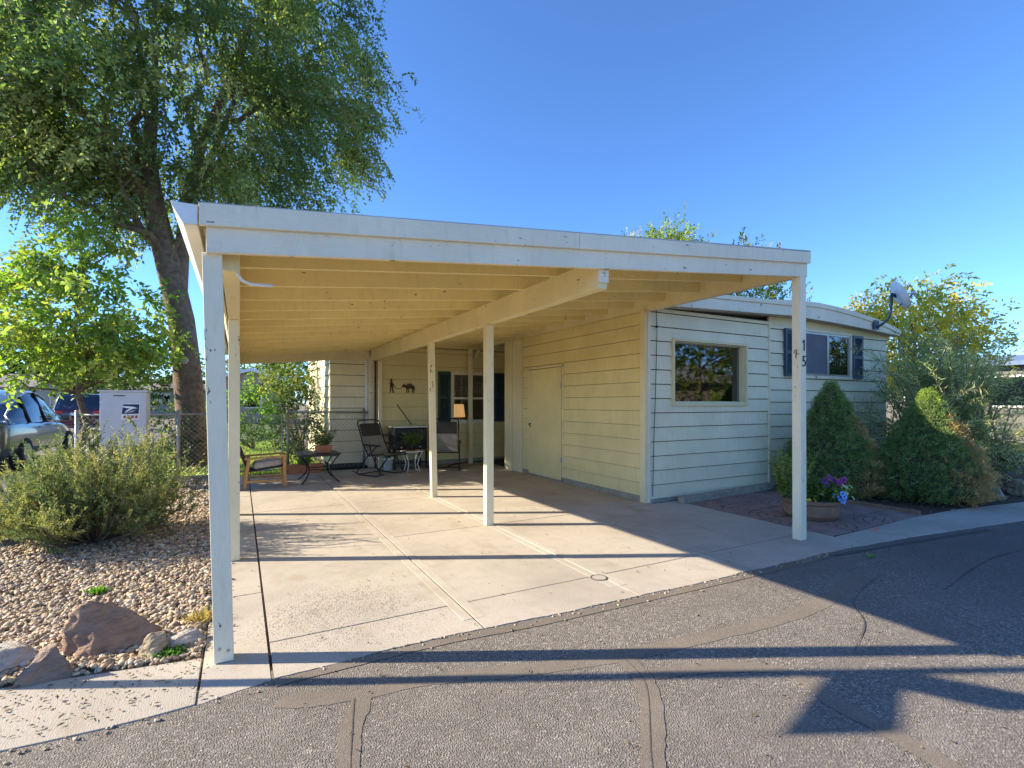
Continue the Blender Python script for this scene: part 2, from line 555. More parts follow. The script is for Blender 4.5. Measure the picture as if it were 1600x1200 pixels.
def edgeY(X):            # where asphalt meets the concrete, front of drive and walks
    xs = [-30, -1.6, -.85, -.43, -.17, .14, .86, 1.8, 3.15, 4.66, 5.13, 6.04, 6.9, 8.1, 10, 14, 30]
    ys = [4.2, 2.9, 2.72, 2.70, 2.72, 2.78, 2.82, 2.76, 2.71, 2.70, 2.68, 2.60, 2.49, 2.33, 2.02, 1.2, -3]
    return float(np.interp(X, xs, ys))
fr = [(x, edgeY(x) + .12) for x in np.linspace(-30, 30, 121)]
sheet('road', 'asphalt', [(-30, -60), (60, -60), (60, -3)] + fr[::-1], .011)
sheet('side_street', 'asphalt', [(-30, 4.0), (-2.62, 4.0), (-2.62, 120), (-30, 120)], -.004)
sheet('lawn', 'lawn', [(-2.3, 10.9), (1.68, 10.9), (1.68, 60), (-2.3, 60)], -.02)
sheet('garden_bed', 'soil', [(7.3, 2.6), (14, .9), (30, -2), (30, 5.3), (7.3, 5.3)], -.004)
sheet('gravel_bed', 'ground', [(-2.35, 3.1), (-.18, 3.1), (-.18, 10.85), (-2.35, 10.85)], .004)
sheet('side_yard', 'lawn', [(11.3, 5.3), (60, 5.3), (60, 60), (11.3, 60)], -.012)

drive = thing('driveway', 'pale concrete driveway of several slabs under the carport', 'driveway')
drive['kind'] = 'structure'
sub = sheet('driveway_bed', 'soil', [(-.2, 2.86), (5.42, 2.80), (5.42, 9.3), (7.5, 9.3), (7.5, 10.76), (-.2, 10.9)], .003)
ZT = .016
def slab(x0, x1, y0, y1, mat='concrete', parent=drive, name='slab', z=ZT, front=False, nx=1):
    g = .007
    m = MB()
    xs = np.linspace(x0 + g, x1 - g, nx + 1)
    ring = [(x, (edgeY(x) + random.uniform(-.005, .004) + .008 * math.sin(x * 9) * math.sin(x * 3.7 + 1)) if front else y0 + g) for x in xs] + [(x1 - g, y1 - g), (x0 + g, y1 - g)]
    m.prism(ring, 'z', -.03, z)
    return m.build(name, mat, parent)
XJ = [.145, 1.32, 2.52, 3.73, 5.40]
YJ = [3.215, 5.13, 7.1, 9.0, 10.74]
for i in range(4):
    slab(XJ[i], XJ[i + 1], 0, YJ[0], front=True, nx=36, z=ZT + random.uniform(-.001, .001))
    for j in range(4):
        x1 = XJ[i + 1]
        if i == 3 and j in (1, 2): x1 = 4.99
        if i == 3 and j == 3: x1 = 7.58
        slab(XJ[i], x1, YJ[j], YJ[j + 1], z=ZT + random.uniform(-.001, .001))
for y0, y1 in ((0, 4.1), (4.1, 6.2), (6.2, 8.4), (8.4, 10.74)):        # narrow strip under the left posts
    slab(-.178, .143, y0, y1, front=y0 == 0, nx=12, z=ZT - .003)
for x in (1.32, 2.52, 3.73):                                            # smooth trowelled margins beside the joints
    for sx in (-1, 1):
        m = MB(); a, b_ = x + sx * .0075, x + sx * .075
        m.box(min(a, b_), max(a, b_), 2.95, 8.9, ZT - .004, ZT + .0017)
        m.build('trowelled_margin', 'concrete_band', drive)
cap = thing('cleanout_cap', 'small round drain cleanout cover set in the driveway joint', 'drain cover', (2.49, 3.16, ZT))
m = MB(); m.lathe((2.49, 3.16, ZT), [(.068, 0), (.068, .005), (.060, .006), (.058, .003)], 28, close=False); m.build('rim', 'tardark', cap)
MB().lathe((2.49, 3.16, ZT), [(.057, .0), (.056, .004)], 24).build('lid', 'walk', cap)

walkl = thing('left_walk', 'concrete kerb walk slab in front of the rocks', 'walk'); walkl['kind'] = 'structure'
for x0, x1 in ((-1.75, -.182), (-3.6, -1.76), (-6, -3.62)):
    xs = np.linspace(x0, x1, 10)
    back = [(x, 3.19 - .15 * (x + .18) if x > -1.2 else 3.34 - .32 * (x + 1.2)) for x in xs]
    MB().prism([(x, edgeY(x)) for x in xs] + back[::-1], 'z', -.03, .017).build('slab', 'walk', walkl, bevel=.003)
walkr = thing('right_walk', 'concrete kerb walk along the road past the planting bed', 'walk'); walkr['kind'] = 'structure'
ed = [5.41, 6.15, 7.4, 8.9, 10.5, 12.5]
for x0, x1 in zip(ed, ed[1:]):
    xs = np.linspace(x0 + .004, x1 - .004, 26)
    inner = [(x, float(np.interp(x, [5.2, 7.3, 8.24, 9.6, 12.5], [2.97, 3.02, 2.98, 2.76, 2.15]))) for x in xs]
    MB().prism([(x, edgeY(x) + random.uniform(-.006, .006)) for x in xs] + inner[::-1], 'z', -.03, .016).build('slab', 'walk', walkr, bevel=.004)
for (x, y, a) in ((6.1, 2.93, .2), (8.35, 2.86, -.15)):
    o = MB().box(-.07, .07, -.018, .018, 0, .002).build('marking_paint', 'orangepaint', walkr, world=False)
    o.location = (x, y, .0165); o.rotation_euler.z = a

# crack filler bands and open cracks on the old asphalt
def band(pts, w, mat, z, name, wob=.25, nseg=16):
    Q = np.array([pts[0]] + list(pts) + [pts[-1]], float); P = []
    for i in range(1, len(Q) - 2):                       # smooth curve through the points
        for k in range(nseg):
            t_ = k / nseg; p0_, p1_, p2_, p3_ = Q[i - 1:i + 3]
            P.append(.5 * (2 * p1_ + (p2_ - p0_) * t_ + (2 * p0_ - 5 * p1_ + 4 * p2_ - p3_) * t_ ** 2 + (3 * p1_ - p0_ - 3 * p2_ + p3_) * t_ ** 3))
    P = np.array(P + [Q[-1]]); n_ = len(P)
    T = np.gradient(P, axis=0); T /= np.linalg.norm(T, axis=1, keepdims=True) + 1e-9; S = np.stack([-T[:, 1], T[:, 0]], 1)
    def lf():
        r_ = RNG.normal(size=n_); return np.convolve(r_, np.ones(3) / 3, 'same') * .55 + np.convolve(r_, np.ones(9) / 9, 'same') * 1.2
    A_ = P + S * (w / 2 * (1 + wob * lf()))[:, None]; B_ = P - S * (w / 2 * (1 + wob * lf()))[:, None]
    V = [x for a_, b_ in zip(A_, B_) for x in (a_, b_)]
    F = [(2 * i, 2 * i + 1, 2 * i + 3, 2 * i + 2) for i in range(n_ - 1)]
    return structure(MB().add([(x, y, z + .011) for x, y in V], F).build(name, mat))
B1 = [(.15, 2.56), (.45, 2.47), (.93, 2.38), (1.75, 2.15), (2.9, 2.02), (3.5, 2.03), (4.4, 2.2)]
band(B1, .12, 'tar', 0.0018, 'crack_filler')
band([(.5, 2.45), (.42, 2.2), (.34, 1.8), (.3, 1.2)], .10, 'tar', 0.0022, 'crack_filler')
band([(.47, 2.42), (.42, 2.2), (.34, 1.8), (.3, 1.2)], .005, 'tardark', .0040, 'road_crack', .6)
band([(1.83, 2.1), (1.75, 1.85), (1.40, 1.45), (1.05, 1.0)], .11, 'tar', 0.0026, 'crack_filler')
band([(1.83, 2.1), (1.75, 1.85), (1.40, 1.45), (1.05, 1.0)], .005, 'tardark', .0040, 'road_crack', .6)
band([(1.85, 1.92), (2.45, 1.66), (2.42, 1.25), (2.35, .8)], .10, 'tar', 0.0030, 'crack_filler')
band([(3.0, 1.55), (3.45, 1.72), (3.8, 1.96), (4.5, 2.14)], .005, 'tardark', .0040, 'road_crack', .8)
band([(.15, 2.74), (.86, 2.76), (1.8, 2.70), (3.15, 2.65), (4.66, 2.64)], .075, 'tar', 0.0034, 'crack_filler', .18)
band([(4.7, 2.62), (5.4, 2.55), (6.2, 2.46), (7.2, 2.33)], .05, 'tardark', .0040, 'crack_filler', .3)
band([(4.6, 1.75), (6.0, 1.9), (7.5, 1.7)], .012, 'tardark', .0040, 'road_crack', .7)

# ------------------------------------------------------------------ carport
JZ = lambda x: 2.265 + .0965 * (x + .08)        # underside of the rafters
FZ = lambda x: 2.185 + .0945 * (x + .1)         # underside of the front fascia
cp = thing('carport', 'cream painted wooden carport with flat sloping roof on thin square posts', 'carport', (2.4, 5, 0))
def post(x, y, z1, w=.089, lean=0, mat='cream_old', z0=ZT):
    h = w / 2
    m = MB(); m.hexa([(x - h, y - h, z0), (x + h, y - h, z0), (x + h, y + h, z0), (x - h, y + h, z0)] +
                     [(x + lean - h, y - h, z1), (x + lean + h, y - h, z1), (x + lean + h, y + h, z1), (x + lean - h, y + h, z1)])
    return m.build('post', mat, cp, bevel=.004)
p0 = post(-.075, 3.13, 2.19, .092, -.055, 'white_post')
MB().tube([(-.095, 3.083, .09), (-.095, 3.078, .09)], .008, 8).build('bolt', 'galv', p0)
MB().tube([(-.055, 3.083, .075), (-.055, 3.078, .075)], .008, 8).build('bolt', 'galv', p0)
for y in (5.06, 7.08, 9.0, 10.8): post(-.045, y, 2.125)
pr = post(4.985, 3.09, 2.665, .092, -.01, 'white_post')
post(2.475, 5.13, 2.281); post(2.503, 7.03, 2.281, .085, -.045); post(2.60, 10.66, 2.281, .075)
pt = post(4.62, 10.52, 2.62, .08)
MB().prism([(4.66, 2.35), (4.70, 2.35), (4.86, 2.60), (4.80, 2.62)], 'y', 10.49, 10.55).build('brace', 'cream', cp)
# beams
box('beam', 'cream_beam', cp, -.09, 0, 3.18, 10.9, 2.127, 2.262, .004)
cb = box('beam', 'cream_beam', cp, 2.435, 2.525, 3.10, 10.74, 2.284, 2.508, .004)
box('end_board', 'white_trim', cp, 2.435, 2.525, 3.082, 3.10, 2.33, 2.46)
box('beam', 'cream', cp, 4.945, 5.035, 3.075, 10.7, 2.668, 2.88, .004)
MB().prism([(-.06, 2.125), (2.43, 2.345), (2.43, 2.60), (-.06, 2.37)], 'y', 10.9, 10.94).build('header', 'cream', cp)
for k in range(14):
    y = 3.10 + .585 * k
    for x0, x1, dy in ((-.10, 2.56, 0), (2.42, 4.944, .039)):
        m = MB(); a, b_ = y + dy, y + dy + .037
        m.hexa([(x0, a, JZ(x0) + (.002 if dy else 0)), (x1, a, JZ(x1)), (x1, b_, JZ(x1)), (x0, b_, JZ(x0)), (x0, a, JZ(x0) + .139), (x1, a, JZ(x1) + .139), (x1, b_, JZ(x1) + .139), (x0, b_, JZ(x0) + .139)])
        m.build('joist', 'cream_joist', cp, bevel=.003)
for k in range(13):                                  # roof boards laid across the joists
    x0 = -.16 + k * .4015; x1 = x0 + .3965
    m = MB()
    m.hexa([(x0, 3.075, JZ(x0) + .14), (x1, 3.075, JZ(x1) + .14), (x1, 10.98, JZ(x1) + .14), (x0, 10.98, JZ(x0) + .14),
            (x0, 3.075, JZ(x0) + .16), (x1, 3.075, JZ(x1) + .16), (x1, 10.98, JZ(x1) + .16), (x0, 10.98, JZ(x0) + .16)])
    m.build('roof_board', 'cream_joist', cp)
x0, x1 = -.19, 5.06
MB().hexa([(x0, 3.02, JZ(x0) + .161), (x1, 3.02, JZ(x1) + .161), (x1, 11.0, JZ(x1) + .161), (x0, 11.0, JZ(x0) + .161),
           (x0, 3.02, JZ(x0) + .172), (x1, 3.02, JZ(x1) + .172), (x1, 11.0, JZ(x1) + .172), (x0, 11.0, JZ(x0) + .172)]).build('roofing', 'roofing', cp)
def strip(x0, x1, ya, yb, za, zb, mat, name='fascia'):
    return MB().hexa([(x0, ya, FZ(x0) + za), (x1, ya, FZ(x1) + za), (x1, yb, FZ(x1) + za), (x0, yb, FZ(x0) + za),
                      (x0, ya, FZ(x0) + zb), (x1, ya, FZ(x1) + zb), (x1, yb, FZ(x1) + zb), (x0, yb, FZ(x0) + zb)]).build(name, mat, cp, bevel=.003)
strip(-.155, 5.045, 3.045, 3.082, 0, .142, 'white_trim')
strip(-.185, 2.2, 3.018, 3.044, .132, .246, 'white_trim')
strip(2.203, 5.06, 3.018, 3.044, .132, .246, 'white_trim')
# gutter along the low edge
gx0, gx1 = -.30, -.192
gz = JZ(-.19) + .155
gm = MB()
prof = [(gx1, gz), (gx1, gz - .10), (gx1 - .06, gz - .105), (gx0, gz - .02), (gx0 - .008, gz + .005), (gx0 + .006, gz + .004), (gx0 + .008, gz - .018), (gx1 - .057, gz - .097), (gx1 - .006, gz - .093), (gx1 - .006, gz)]
gm.prism(prof, 'y', 3.03, 11.0)
gu = gm.build('gutter', 'metal_white', cp)
MB().prism([(gx1, gz), (gx1, gz - .098), (gx1 - .06, gz - .103), (gx0, gz - .02), (gx0, gz)], 'y', 3.02, 3.028).build('end_cap', 'metal_white', gu)
MB().prism([(-.19, JZ(-.19) + .14), (-.10, JZ(-.1) + .13), (-.10, JZ(-.1) - .12), (-.115, JZ(-.1) - .12)], 'y', 3.09, 10.95).build('eave_board', 'cream', cp)
MB().tube([(-.035, 3.20, 2.22), (-.02, 3.21, 2.13), (.01, 3.22, 2.09), (.05, 3.23, 2.075), (.17, 3.24, 2.08)], .009, 8).build('conduit', 'metal_white', cp, True)
# house number on the right post, upright digits down its front face
def digit(ch, x, z, s):
    m = MB(); y0, y1 = 3.09 - .052, 3.09 - .045
    t = .013
    if ch == '1':
        m.box(x - t / 2, x + t / 2, y0, y1, z, z + s)
        m.prism([(x - t / 2, z + s), (x - t / 2 - .018, z + s - .018), (x - t / 2 - .018, z + s - .03), (x - t / 2, z + s - .015)], 'y', y0, y1)
    else:
        w = .042
        m.box(x - w / 2, x + w / 2, y0, y1, z + s - t, z + s)
        m.box(x - w / 2, x - w / 2 + t, y0, y1, z + s * .52, z + s - t)
        c = [(x - w / 2 + math.sin(a) * .030 + .012, y0 + .0035, z + s * .30 + math.cos(a) * s * .27) for a in np.linspace(-.5, 3.9, 12)]
        m.tube(c, .0065, 6)
    return m.build('house_number', 'bronze', pr)
digit('1', 4.985, 1.92, .11); digit('5', 4.985, 1.765, .105)

# ------------------------------------------------------------------ the home
home = thing('mobile_home', 'cream lap sided mobile home with arched roof end and lower side addition', 'house', (8, 8, 0))
EXPO = .2015
def siding(face, c, a0, a1, z0, z1, holes, mat, expo=EXPO, ph=0, top=None):
    """lapped boards on the plane Y=c (facing -Y) or X=c (facing -X), cut round the openings"""
    def pt(a, o, z): return (a, c - o, z) if face == 'Y' else (c - o, a, z)
    z = z0 - ph
    while z < z1:
        zb, zt = max(z, z0), min(z + expo, z1)
        if zt - zb > .02:
            segs = [(a0, a1, zb, zt)]
            for h0, h1, hz0, hz1 in holes:
                new = []
                for s0, s1, sb, st in segs:
                    if h1 <= s0 or h0 >= s1 or hz1 <= sb or hz0 >= st: new.append((s0, s1, sb, st)); continue
                    if s0 < h0: new.append((s0, h0, sb, st))
                    if h1 < s1: new.append((h1, s1, sb, st))
                    if hz1 < st: new.append((max(s0, h0), min(s1, h1), hz1, st))
                    if hz0 > sb: new.append((max(s0, h0), min(s1, h1), sb, hz0))
                segs = new
            for s0, s1, sb, st in segs:
                if s1 - s0 < .01 or st - sb < .01: continue
                lo = .024 - .018 * (sb - z) / expo + random.uniform(0, .002); hi = .024 - .018 * (st - z) / expo
                e = .0015
                gp = (.008 if mat == 'siding_bounce' else .012) if sb == z else 0
                MB().hexa([pt(s0 + e, lo, sb + gp), pt(s1 - e, lo, sb + gp), pt(s1 - e, 0, sb + gp), pt(s0 + e, 0, sb + gp),
                           pt(s0 + e, hi, st), pt(s1 - e, hi, st), pt(s1 - e, 0, st), pt(s0 + e, 0, st)]).build('siding_board', mat, home)
        z += expo
M['lap_shade_mid'] = simple('lap_shade_mid_backing', (.34, .27, .14), .9)  # paler groove shade in the backing colour, for the carport walls
M['lap_shade'] = simple('lap_shade_backing', (.07, .062, .052), .95)  # shadow lines of the lap grooves, put into a dark backing colour
def backing(face, c, a0, a1, z0, z1, holes, mat='lap_shade', th=.06):
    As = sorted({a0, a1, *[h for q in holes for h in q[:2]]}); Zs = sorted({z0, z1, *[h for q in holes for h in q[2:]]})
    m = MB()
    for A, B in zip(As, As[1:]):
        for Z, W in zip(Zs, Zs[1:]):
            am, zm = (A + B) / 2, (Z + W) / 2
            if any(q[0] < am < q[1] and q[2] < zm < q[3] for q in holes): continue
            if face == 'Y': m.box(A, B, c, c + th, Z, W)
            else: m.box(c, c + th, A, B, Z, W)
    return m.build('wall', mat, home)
# front of the addition
W1 = (5.45, 7.00, 1.40, 2.285)
siding('Y', 5.23, 4.99, 7.575, .06, 2.72, [W1], 'siding', ph=.02)
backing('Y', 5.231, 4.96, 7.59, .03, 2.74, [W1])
# end wall of the home
W2 = (8.53, 9.95, 1.87, 2.63)
siding('Y', 5.235, 7.605, 11.26, .06, 2.66, [W2], 'siding', ph=.07)
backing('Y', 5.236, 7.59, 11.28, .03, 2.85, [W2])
box('frieze', 'cream', home, 7.605, 11.26, 5.217, 5.2345, 2.66, 2.82)
# wall of the addition towards the carport, with the shed door
DR = (7.27, 8.40, .05, 2.03)
siding('X', 4.94, 5.30, 8.64, .10, 2.665, [(7.24, 8.44, .0, 2.06)], 'siding_bounce', ph=.03)
backing('X', 4.941, 5.24, 9.35, .0, 2.665, [], 'lap_shade_mid')
box('sill_plate', 'timber', home, 4.915, 4.9405, 5.3, 9.3, ZT, .098)
box('corner_trim', 'cream', home, 4.895, 4.9395, 5.20, 5.30, ZT, 2.664, .003)
box('corner_trim', 'white_trim', home, 4.94, 4.99, 5.19, 5.2305, ZT, 2.70, .003)
box('corner_trim', 'siding', home, 7.575, 7.605, 5.196, 5.2305, .06, 2.79, .003)
box('corner_trim', 'cream', home, 4.90, 4.9395, 8.65, 9.02, ZT, 2.664, .003)
box('corner_trim', 'cream', home, 4.89, 4.99, 9.03, 9.36, ZT, 2.664, .003)
box('door_gap', 'dark', home, 4.932, 4.9398, 7.262, 8.408, .04, 2.032)
dr = box('door', 'siding_bounce', home, 4.905, 4.94, 7.275, 8.395, .05, 2.02, .004)
MB().tube([(4.905, 8.31, 1.0), (4.875, 8.31, 1.0), (4.865, 8.31, .985), (4.865, 8.25, .95)], .010, 8).build('handle', 'black', dr)
for z in (.35, 1.65): MB().tube([(4.900, 7.270, z), (4.900, 7.270, z + .09)], .009, 8).build('hinge', 'galv', dr)
for (a, b_, zb, zt) in ((7.225, 7.263, .03, 2.06), (8.407, 8.445, .03, 2.06), (7.225, 8.445, 2.031, 2.07)):
    box('door_trim', 'cream', home, 4.915, 4.9402, a, b_, zb, zt)
MB().tube([(5.10, 5.195, 2.70), (5.105, 5.19, 2.4), (5.08, 5.19, 1.6), (5.05, 5.19, .9), (5.02, 5.185, .1)], .005, 5).build('cable', 'black', home)
box('cable_clip', 'black', home, 5.092, 5.112, 5.18, 5.20, 2.44, 2.47)
MB().tube([(7.55, 5.188, 1.34), (7.55, 5.182, 1.0), (7.545, 5.182, .85), (7.555, 5.19, .80)], .009, 6).build('conduit', 'siding', home)
box('base_board', 'timber', home, 4.99, 11.2, 5.19, 5.2295, .0, .058)
# other walls, mostly out of sight
box('wall', 'siding', home, 11.22, 11.28, 5.30, 17, 0, 2.74)
box('wall', 'siding', home, 7.59, 7.65, 9.41, 17, 0, 2.85)
box('wall', 'siding', home, 4.96, 7.59, 9.30, 9.36, 0, 2.72)
box('wall', 'siding', home, 7.65, 11.22, 16.9, 17, 0, 2.74)
box('floor', 'dark', home, 5.0, 11.2, 5.3, 16.8, .02, .06)
# back addition wall seen under the carport
W3 = (4.26, 5.27, .97, 2.07)
siding('Y', 10.75, 2.58, 7.58, .10, 2.60, [W3], 'siding_bounce', expo=.30)
backing('Y', 10.751, 2.55, 7.59, 0, 2.63, [W3], 'lap_shade_mid')
MB().prism([(2.56, 2.63), (7.58, 2.63), (7.58, 2.95), (5.0, JZ(5) + .13), (2.56, JZ(2.56) + .13)], 'y', 10.753, 10.80).build('gable_filler', 'siding_bounce', home)
box('floor_plinth', 'timber', home, 2.56, 7.58, 10.70, 10.7495, 0, .098)
# bay at the far left
siding('Y', 11.1, 1.66, 2.55, .10, 2.60, [], 'siding', expo=.235)
siding('X', 1.68, 11.10, 14.9, .10, 2.60, [], 'siding', expo=.235)
box('wall', 'lap_shade', home, 1.681, 2.6, 11.101, 15, 0, 2.66)
box('corner_trim', 'white_trim', home, 2.43, 2.56, 10.97, 11.08, 0, 2.45, .004)
box('wall', 'siding', home, 2.6, 7.59, 14.9, 15, 0, 2.66)
MB().tube([(2.40, 11.04, 0.05), (2.40, 11.04, 2.3)], .03, 8).build('downspout', 'metal_white', home)
box('wall_lamp', 'black', home, 1.60, 1.656, 11.35, 11.45, 2.30, 2.50, .01)
# roofs
def slope_slab(x0, x1, y0, y1, zb0, zb1, t, mat, name):
    return MB().hexa([(x0, y0, zb0), (x1, y0, zb1), (x1, y1, zb1), (x0, y1, zb0), (x0, y0, zb0 + t), (x1, y0, zb1 + t), (x1, y1, zb1 + t), (x0, y1, zb0 + t)]).build(name, mat, home, bevel=.004)
slope_slab(5.07, 7.84, 5.02, 10.99, 2.725, 2.815, .20, 'roofing', 'roof')
slope_slab(5.06, 7.85, 4.985, 5.019, 2.715, 2.805, .155, 'white_trim', 'fascia')
slope_slab(5.06, 7.86, 4.965, 5.019, 2.872, 2.962, .065, 'white_trim', 'fascia')
box('roof', 'roofing', home, 1.60, 7.58, 11.02, 15.2, 2.665, 2.80)
xs = np.linspace(7.5, 11.33, 22)
def rz(x): return float(np.interp(x, [7.4, 8.0, 8.6, 9.2, 9.8, 10.4, 11.0, 11.33], [3.02, 3.07, 3.085, 3.065, 3.02, 2.96, 2.87, 2.805]))
def rb(x): return float(np.interp(x, [7.4, 7.8, 9.2, 10.4, 11.33], [2.815, 2.82, 2.79, 2.745, 2.70]))
MB().prism([(x, rz(x) - .004) for x in xs] + [(x, rb(x) + .004) for x in xs[::-1]], 'y', 5.045, 17.2).build('roof', 'roofing', home)
MB().prism([(x, rz(x) - .075) for x in xs] + [(x, rb(x)) for x in xs[::-1]], 'y', 5.02, 5.0445).build('fascia', 'white_trim', home)
MB().prism([(x, rz(x) + .004) for x in xs] + [(x, rz(x) - .073) for x in xs[::-1]], 'y', 5.0, 5.0445).build('fascia', 'white_trim', home)

def window(x0, x1, z0, z1, y, kind, mat='alu', label=None):
    w = box('window', 'cream' if kind == 'fixed' else 'white_trim', home, x0 - .045, x1 + .045, y - .05, y - .0005, z0 - .05, z0 - .001, .003)   # sill board carries the rest
    if label: w['label'] = label
    d = .09
    for q in ((x0 - .04, x0, z0, z1), (x1, x1 + .04, z0, z1), (x0 - .04, x1 + .04, z1, z1 + .04)):
        box('casing', 'cream' if kind == 'fixed' else 'white_trim', w, q[0], q[1], y - .045, y - .0003, q[2], q[3], .003)
    if kind == 'fixed':      # deep reveal on all sides
        for q in ((x0, x0 + .012, z0, z1), (x1 - .012, x1, z0, z1), (x0 + .0121, x1 - .0121, z0, z0 + .012), (x0 + .0121, x1 - .0121, z1 - .012, z1)):
            box('reveal', 'cream', w, q[0], q[1], y - .0002, y + d, q[2], q[3])
        f = .018; g0, g1 = y + .085, y + .10
    else:
        f = .035; g0, g1 = y - .03, y + .01
    for q in ((x0, x0 + f, z0, z1), (x1 - f, x1, z0, z1), (x0 + f, x1 - f, z0, z0 + f), (x0 + f, x1 - f, z1 - f, z1)):
        box('frame', mat, w, q[0] + .0125 * (kind == 'fixed'), q[1] - .0125 * (kind == 'fixed'), g0, g1, q[2], q[3])
    xm = (x0 + x1) / 2
    if kind == 'slider':
        box('meeting_rail', mat, w, xm - .03, xm + .03, g0 - .004, g1 + .002, z0 + f, z1 - f)
        box('pane', 'glass', w, xm + .03, x1 - f, g0 + .015, g0 + .019, z0 + f, z1 - f)
        box('insect_screen', 'screen', w, x0 + f, xm - .03, g0 + .006, g0 + .009, z0 + f, z1 - f)
    elif kind == 'hung':
        zm = (z0 + z1) / 2 - .02
        box('meeting_rail', 'white_trim', w, x0 + f, x1 - f, g0 - .004, g1, zm - .025, zm + .025)
        box('pane', 'glass', w, x0 + f, x1 - f, g0 + .018, g0 + .022, zm + .025, z1 - f)
        box('pane', 'glass', w, x0 + f, x1 - f, g0 + .018, g0 + .022, z0 + f, zm - .025)
    else:
        box('pane', 'glass', w, x0 + f + .012, x1 - f - .012, g0 + .004, g0 + .008, z0 + f, z1 - f)
    return w
w1 = window(*W1, 5.23, 'fixed', 'alu')
z = 1.43
while z < 2.25:                                   # blinds behind the glass
    MB().hexa([(5.48, 5.345, z), (6.97, 5.345, z), (6.97, 5.375, z + .034), (5.48, 5.375, z + .034), (5.48, 5.345, z + .003), (6.97, 5.345, z + .003), (6.97, 5.375, z + .037), (5.48, 5.375, z + .037)]).build('blind_slat', 'blind', w1)
    z += .047
w2 = window(*W2, 5.235, 'slider')
w3 = window(*W3, 10.75, 'hung', 'white_trim')
z = 1.58
while z < 2.02:
    MB().hexa([(4.31, 10.84, z), (5.22, 10.84, z), (5.22, 10.87, z + .02), (4.31, 10.87, z + .02), (4.31, 10.84, z + .003), (5.22, 10.84, z + .003), (5.22, 10.87, z + .023), (4.31, 10.87, z + .023)]).build('blind_slat', 'metal_white', w3)
    z += .052
def shutter(x0, x1, z0, z1, y, mat):
    f = .05
    s = MB()
    for q in ((x0, x0 + f, z0, z1), (x1 - f, x1, z0, z1), (x0 + f, x1 - f, z0, z0 + f), (x0 + f, x1 - f, z1 - f, z1), (x0 + f, x1 - f, (z0 + z1) / 2 - .03, (z0 + z1) / 2 + .03)):
        s.box(q[0], q[1], y - .035, y, q[2], q[3])
    s.box(x0 + f, x1 - f, y - .012, y, z0 + f, z1 - f)
    o = s.build('shutter', mat, home)
    z = z0 + f + .008
    while z < z1 - f - .02:
        if not (z0 + z1) / 2 - .05 < z < (z0 + z1) / 2 + .03:
            MB().hexa([(x0 + f, y - .03, z), (x1 - f, y - .03, z), (x1 - f, y - .013, z + .018), (x0 + f, y - .013, z + .018),
                       (x0 + f, y - .027, z + .004), (x1 - f, y - .027, z + .004), (x1 - f, y - .0125, z + .022), (x0 + f, y - .0125, z + .022)]).build('louver', mat, o)
        z += .032
shutter(7.97, 8.33, 1.84, 2.64, 5.205, 'shutter'); shutter(9.995, 10.33, 1.84, 2.645, 5.205, 'shutter')
shutter(3.91, 4.205, .95, 2.10, 10.72, 'shutter_green'); shutter(5.325, 5.62, .95, 2.10, 10.72, 'shutter')
# lamp glowing in the back room
lm, lt, lb = nt('lamp_shade')
lb.inputs['Base Color'].default_value = (.8, .5, .25, 1)
lb.inputs['Emission Color'].default_value = (1, .52, .18, 1); lb.inputs['Emission Strength'].default_value = .35
lamp = thing('table_lamp', 'lit orange shaded lamp behind the lower sash of the back window', 'lamp', (4.66, 11.35, .06))
MB().lathe((4.66, 11.35, .0), [(.17, 1.05), (.13, 1.36)], 20, close=False).build('lamp_shade', lm, lamp, True)
MB().lathe((4.66, 11.35, .0), [(.09, .72), (.09, .74), (.03, .78), (.05, .9), (.015, 1.0), (.012, 1.2)], 14).build('lamp_base', 'terra', lamp, True)
tb = thing('side_cabinet', 'dark cabinet under the lamp inside the back window', 'cabinet', (4.66, 11.35, 0))
box('top', 'dark', tb, 4.3, 5.0, 11.1, 11.6, .68, .72); box('body', 'dark', tb, 4.33, 4.97, 11.13, 11.57, .0, .68)
box('floor', 'dark', home, 1.8, 7.5, 11.2, 14.8, -.02, -.001)

# satellite dish
dish = thing('satellite_dish', 'grey satellite dish on a bent arm at the roof edge', 'satellite dish', (10.42, 4.99, 2.8))
box('foot_plate', 'dishdark', dish, 10.33, 10.50, 4.985, 5.018, 2.76, 2.93)
MB().tube([(10.42, 4.985, 2.80), (10.50, 4.93, 2.86), (10.62, 4.88, 2.97), (10.67, 4.87, 3.1), (10.70, 4.87, 3.44)], .022, 8).build('arm', 'dishdark', dish, True)
dc = Vector((10.80, 4.80, 3.40)); dn = Vector((.62, -.60, .42)).normalized()
q = dn.to_track_quat('Z', 'Y')
m = MB(); m.lathe((0, 0, 0), [(.0, -.035), (.08, -.032), (.17, -.012), (.25, .022), (.26, .024), (.25, .012), (.17, -.024), (.08, -.044), (0.0, -.048)], 32, 1, 1.08, close=False)
m.v = [tuple(dc + q @ Vector(p)) for p in m.v]
m.build('reflector', 'dishgrey', dish, True)
MB().tube([(10.70, 4.87, 3.40), (10.80, 4.85, 3.42), dc - dn * .045], .035, 8).build('mount', 'dishdark', dish)
e = dc + dn * .30 + Vector((-.05, 0, -.1))
MB().tube([dc - dn * .04 + Vector((0, 0, -.22)), e], .012, 6).build('feed_arm', 'dishdark', dish)
MB().tube([e, e - dn * .06 + Vector((0, 0, .03))], .028, 8).build('feed_horn', 'dishgrey', dish)
MB().tube([(10.69, 4.87, 3.42), (10.60, 4.86, 3.36), (10.57, 4.86, 3.24), (10.64, 4.87, 3.12)], .006, 5).build('cable', 'black', dish)

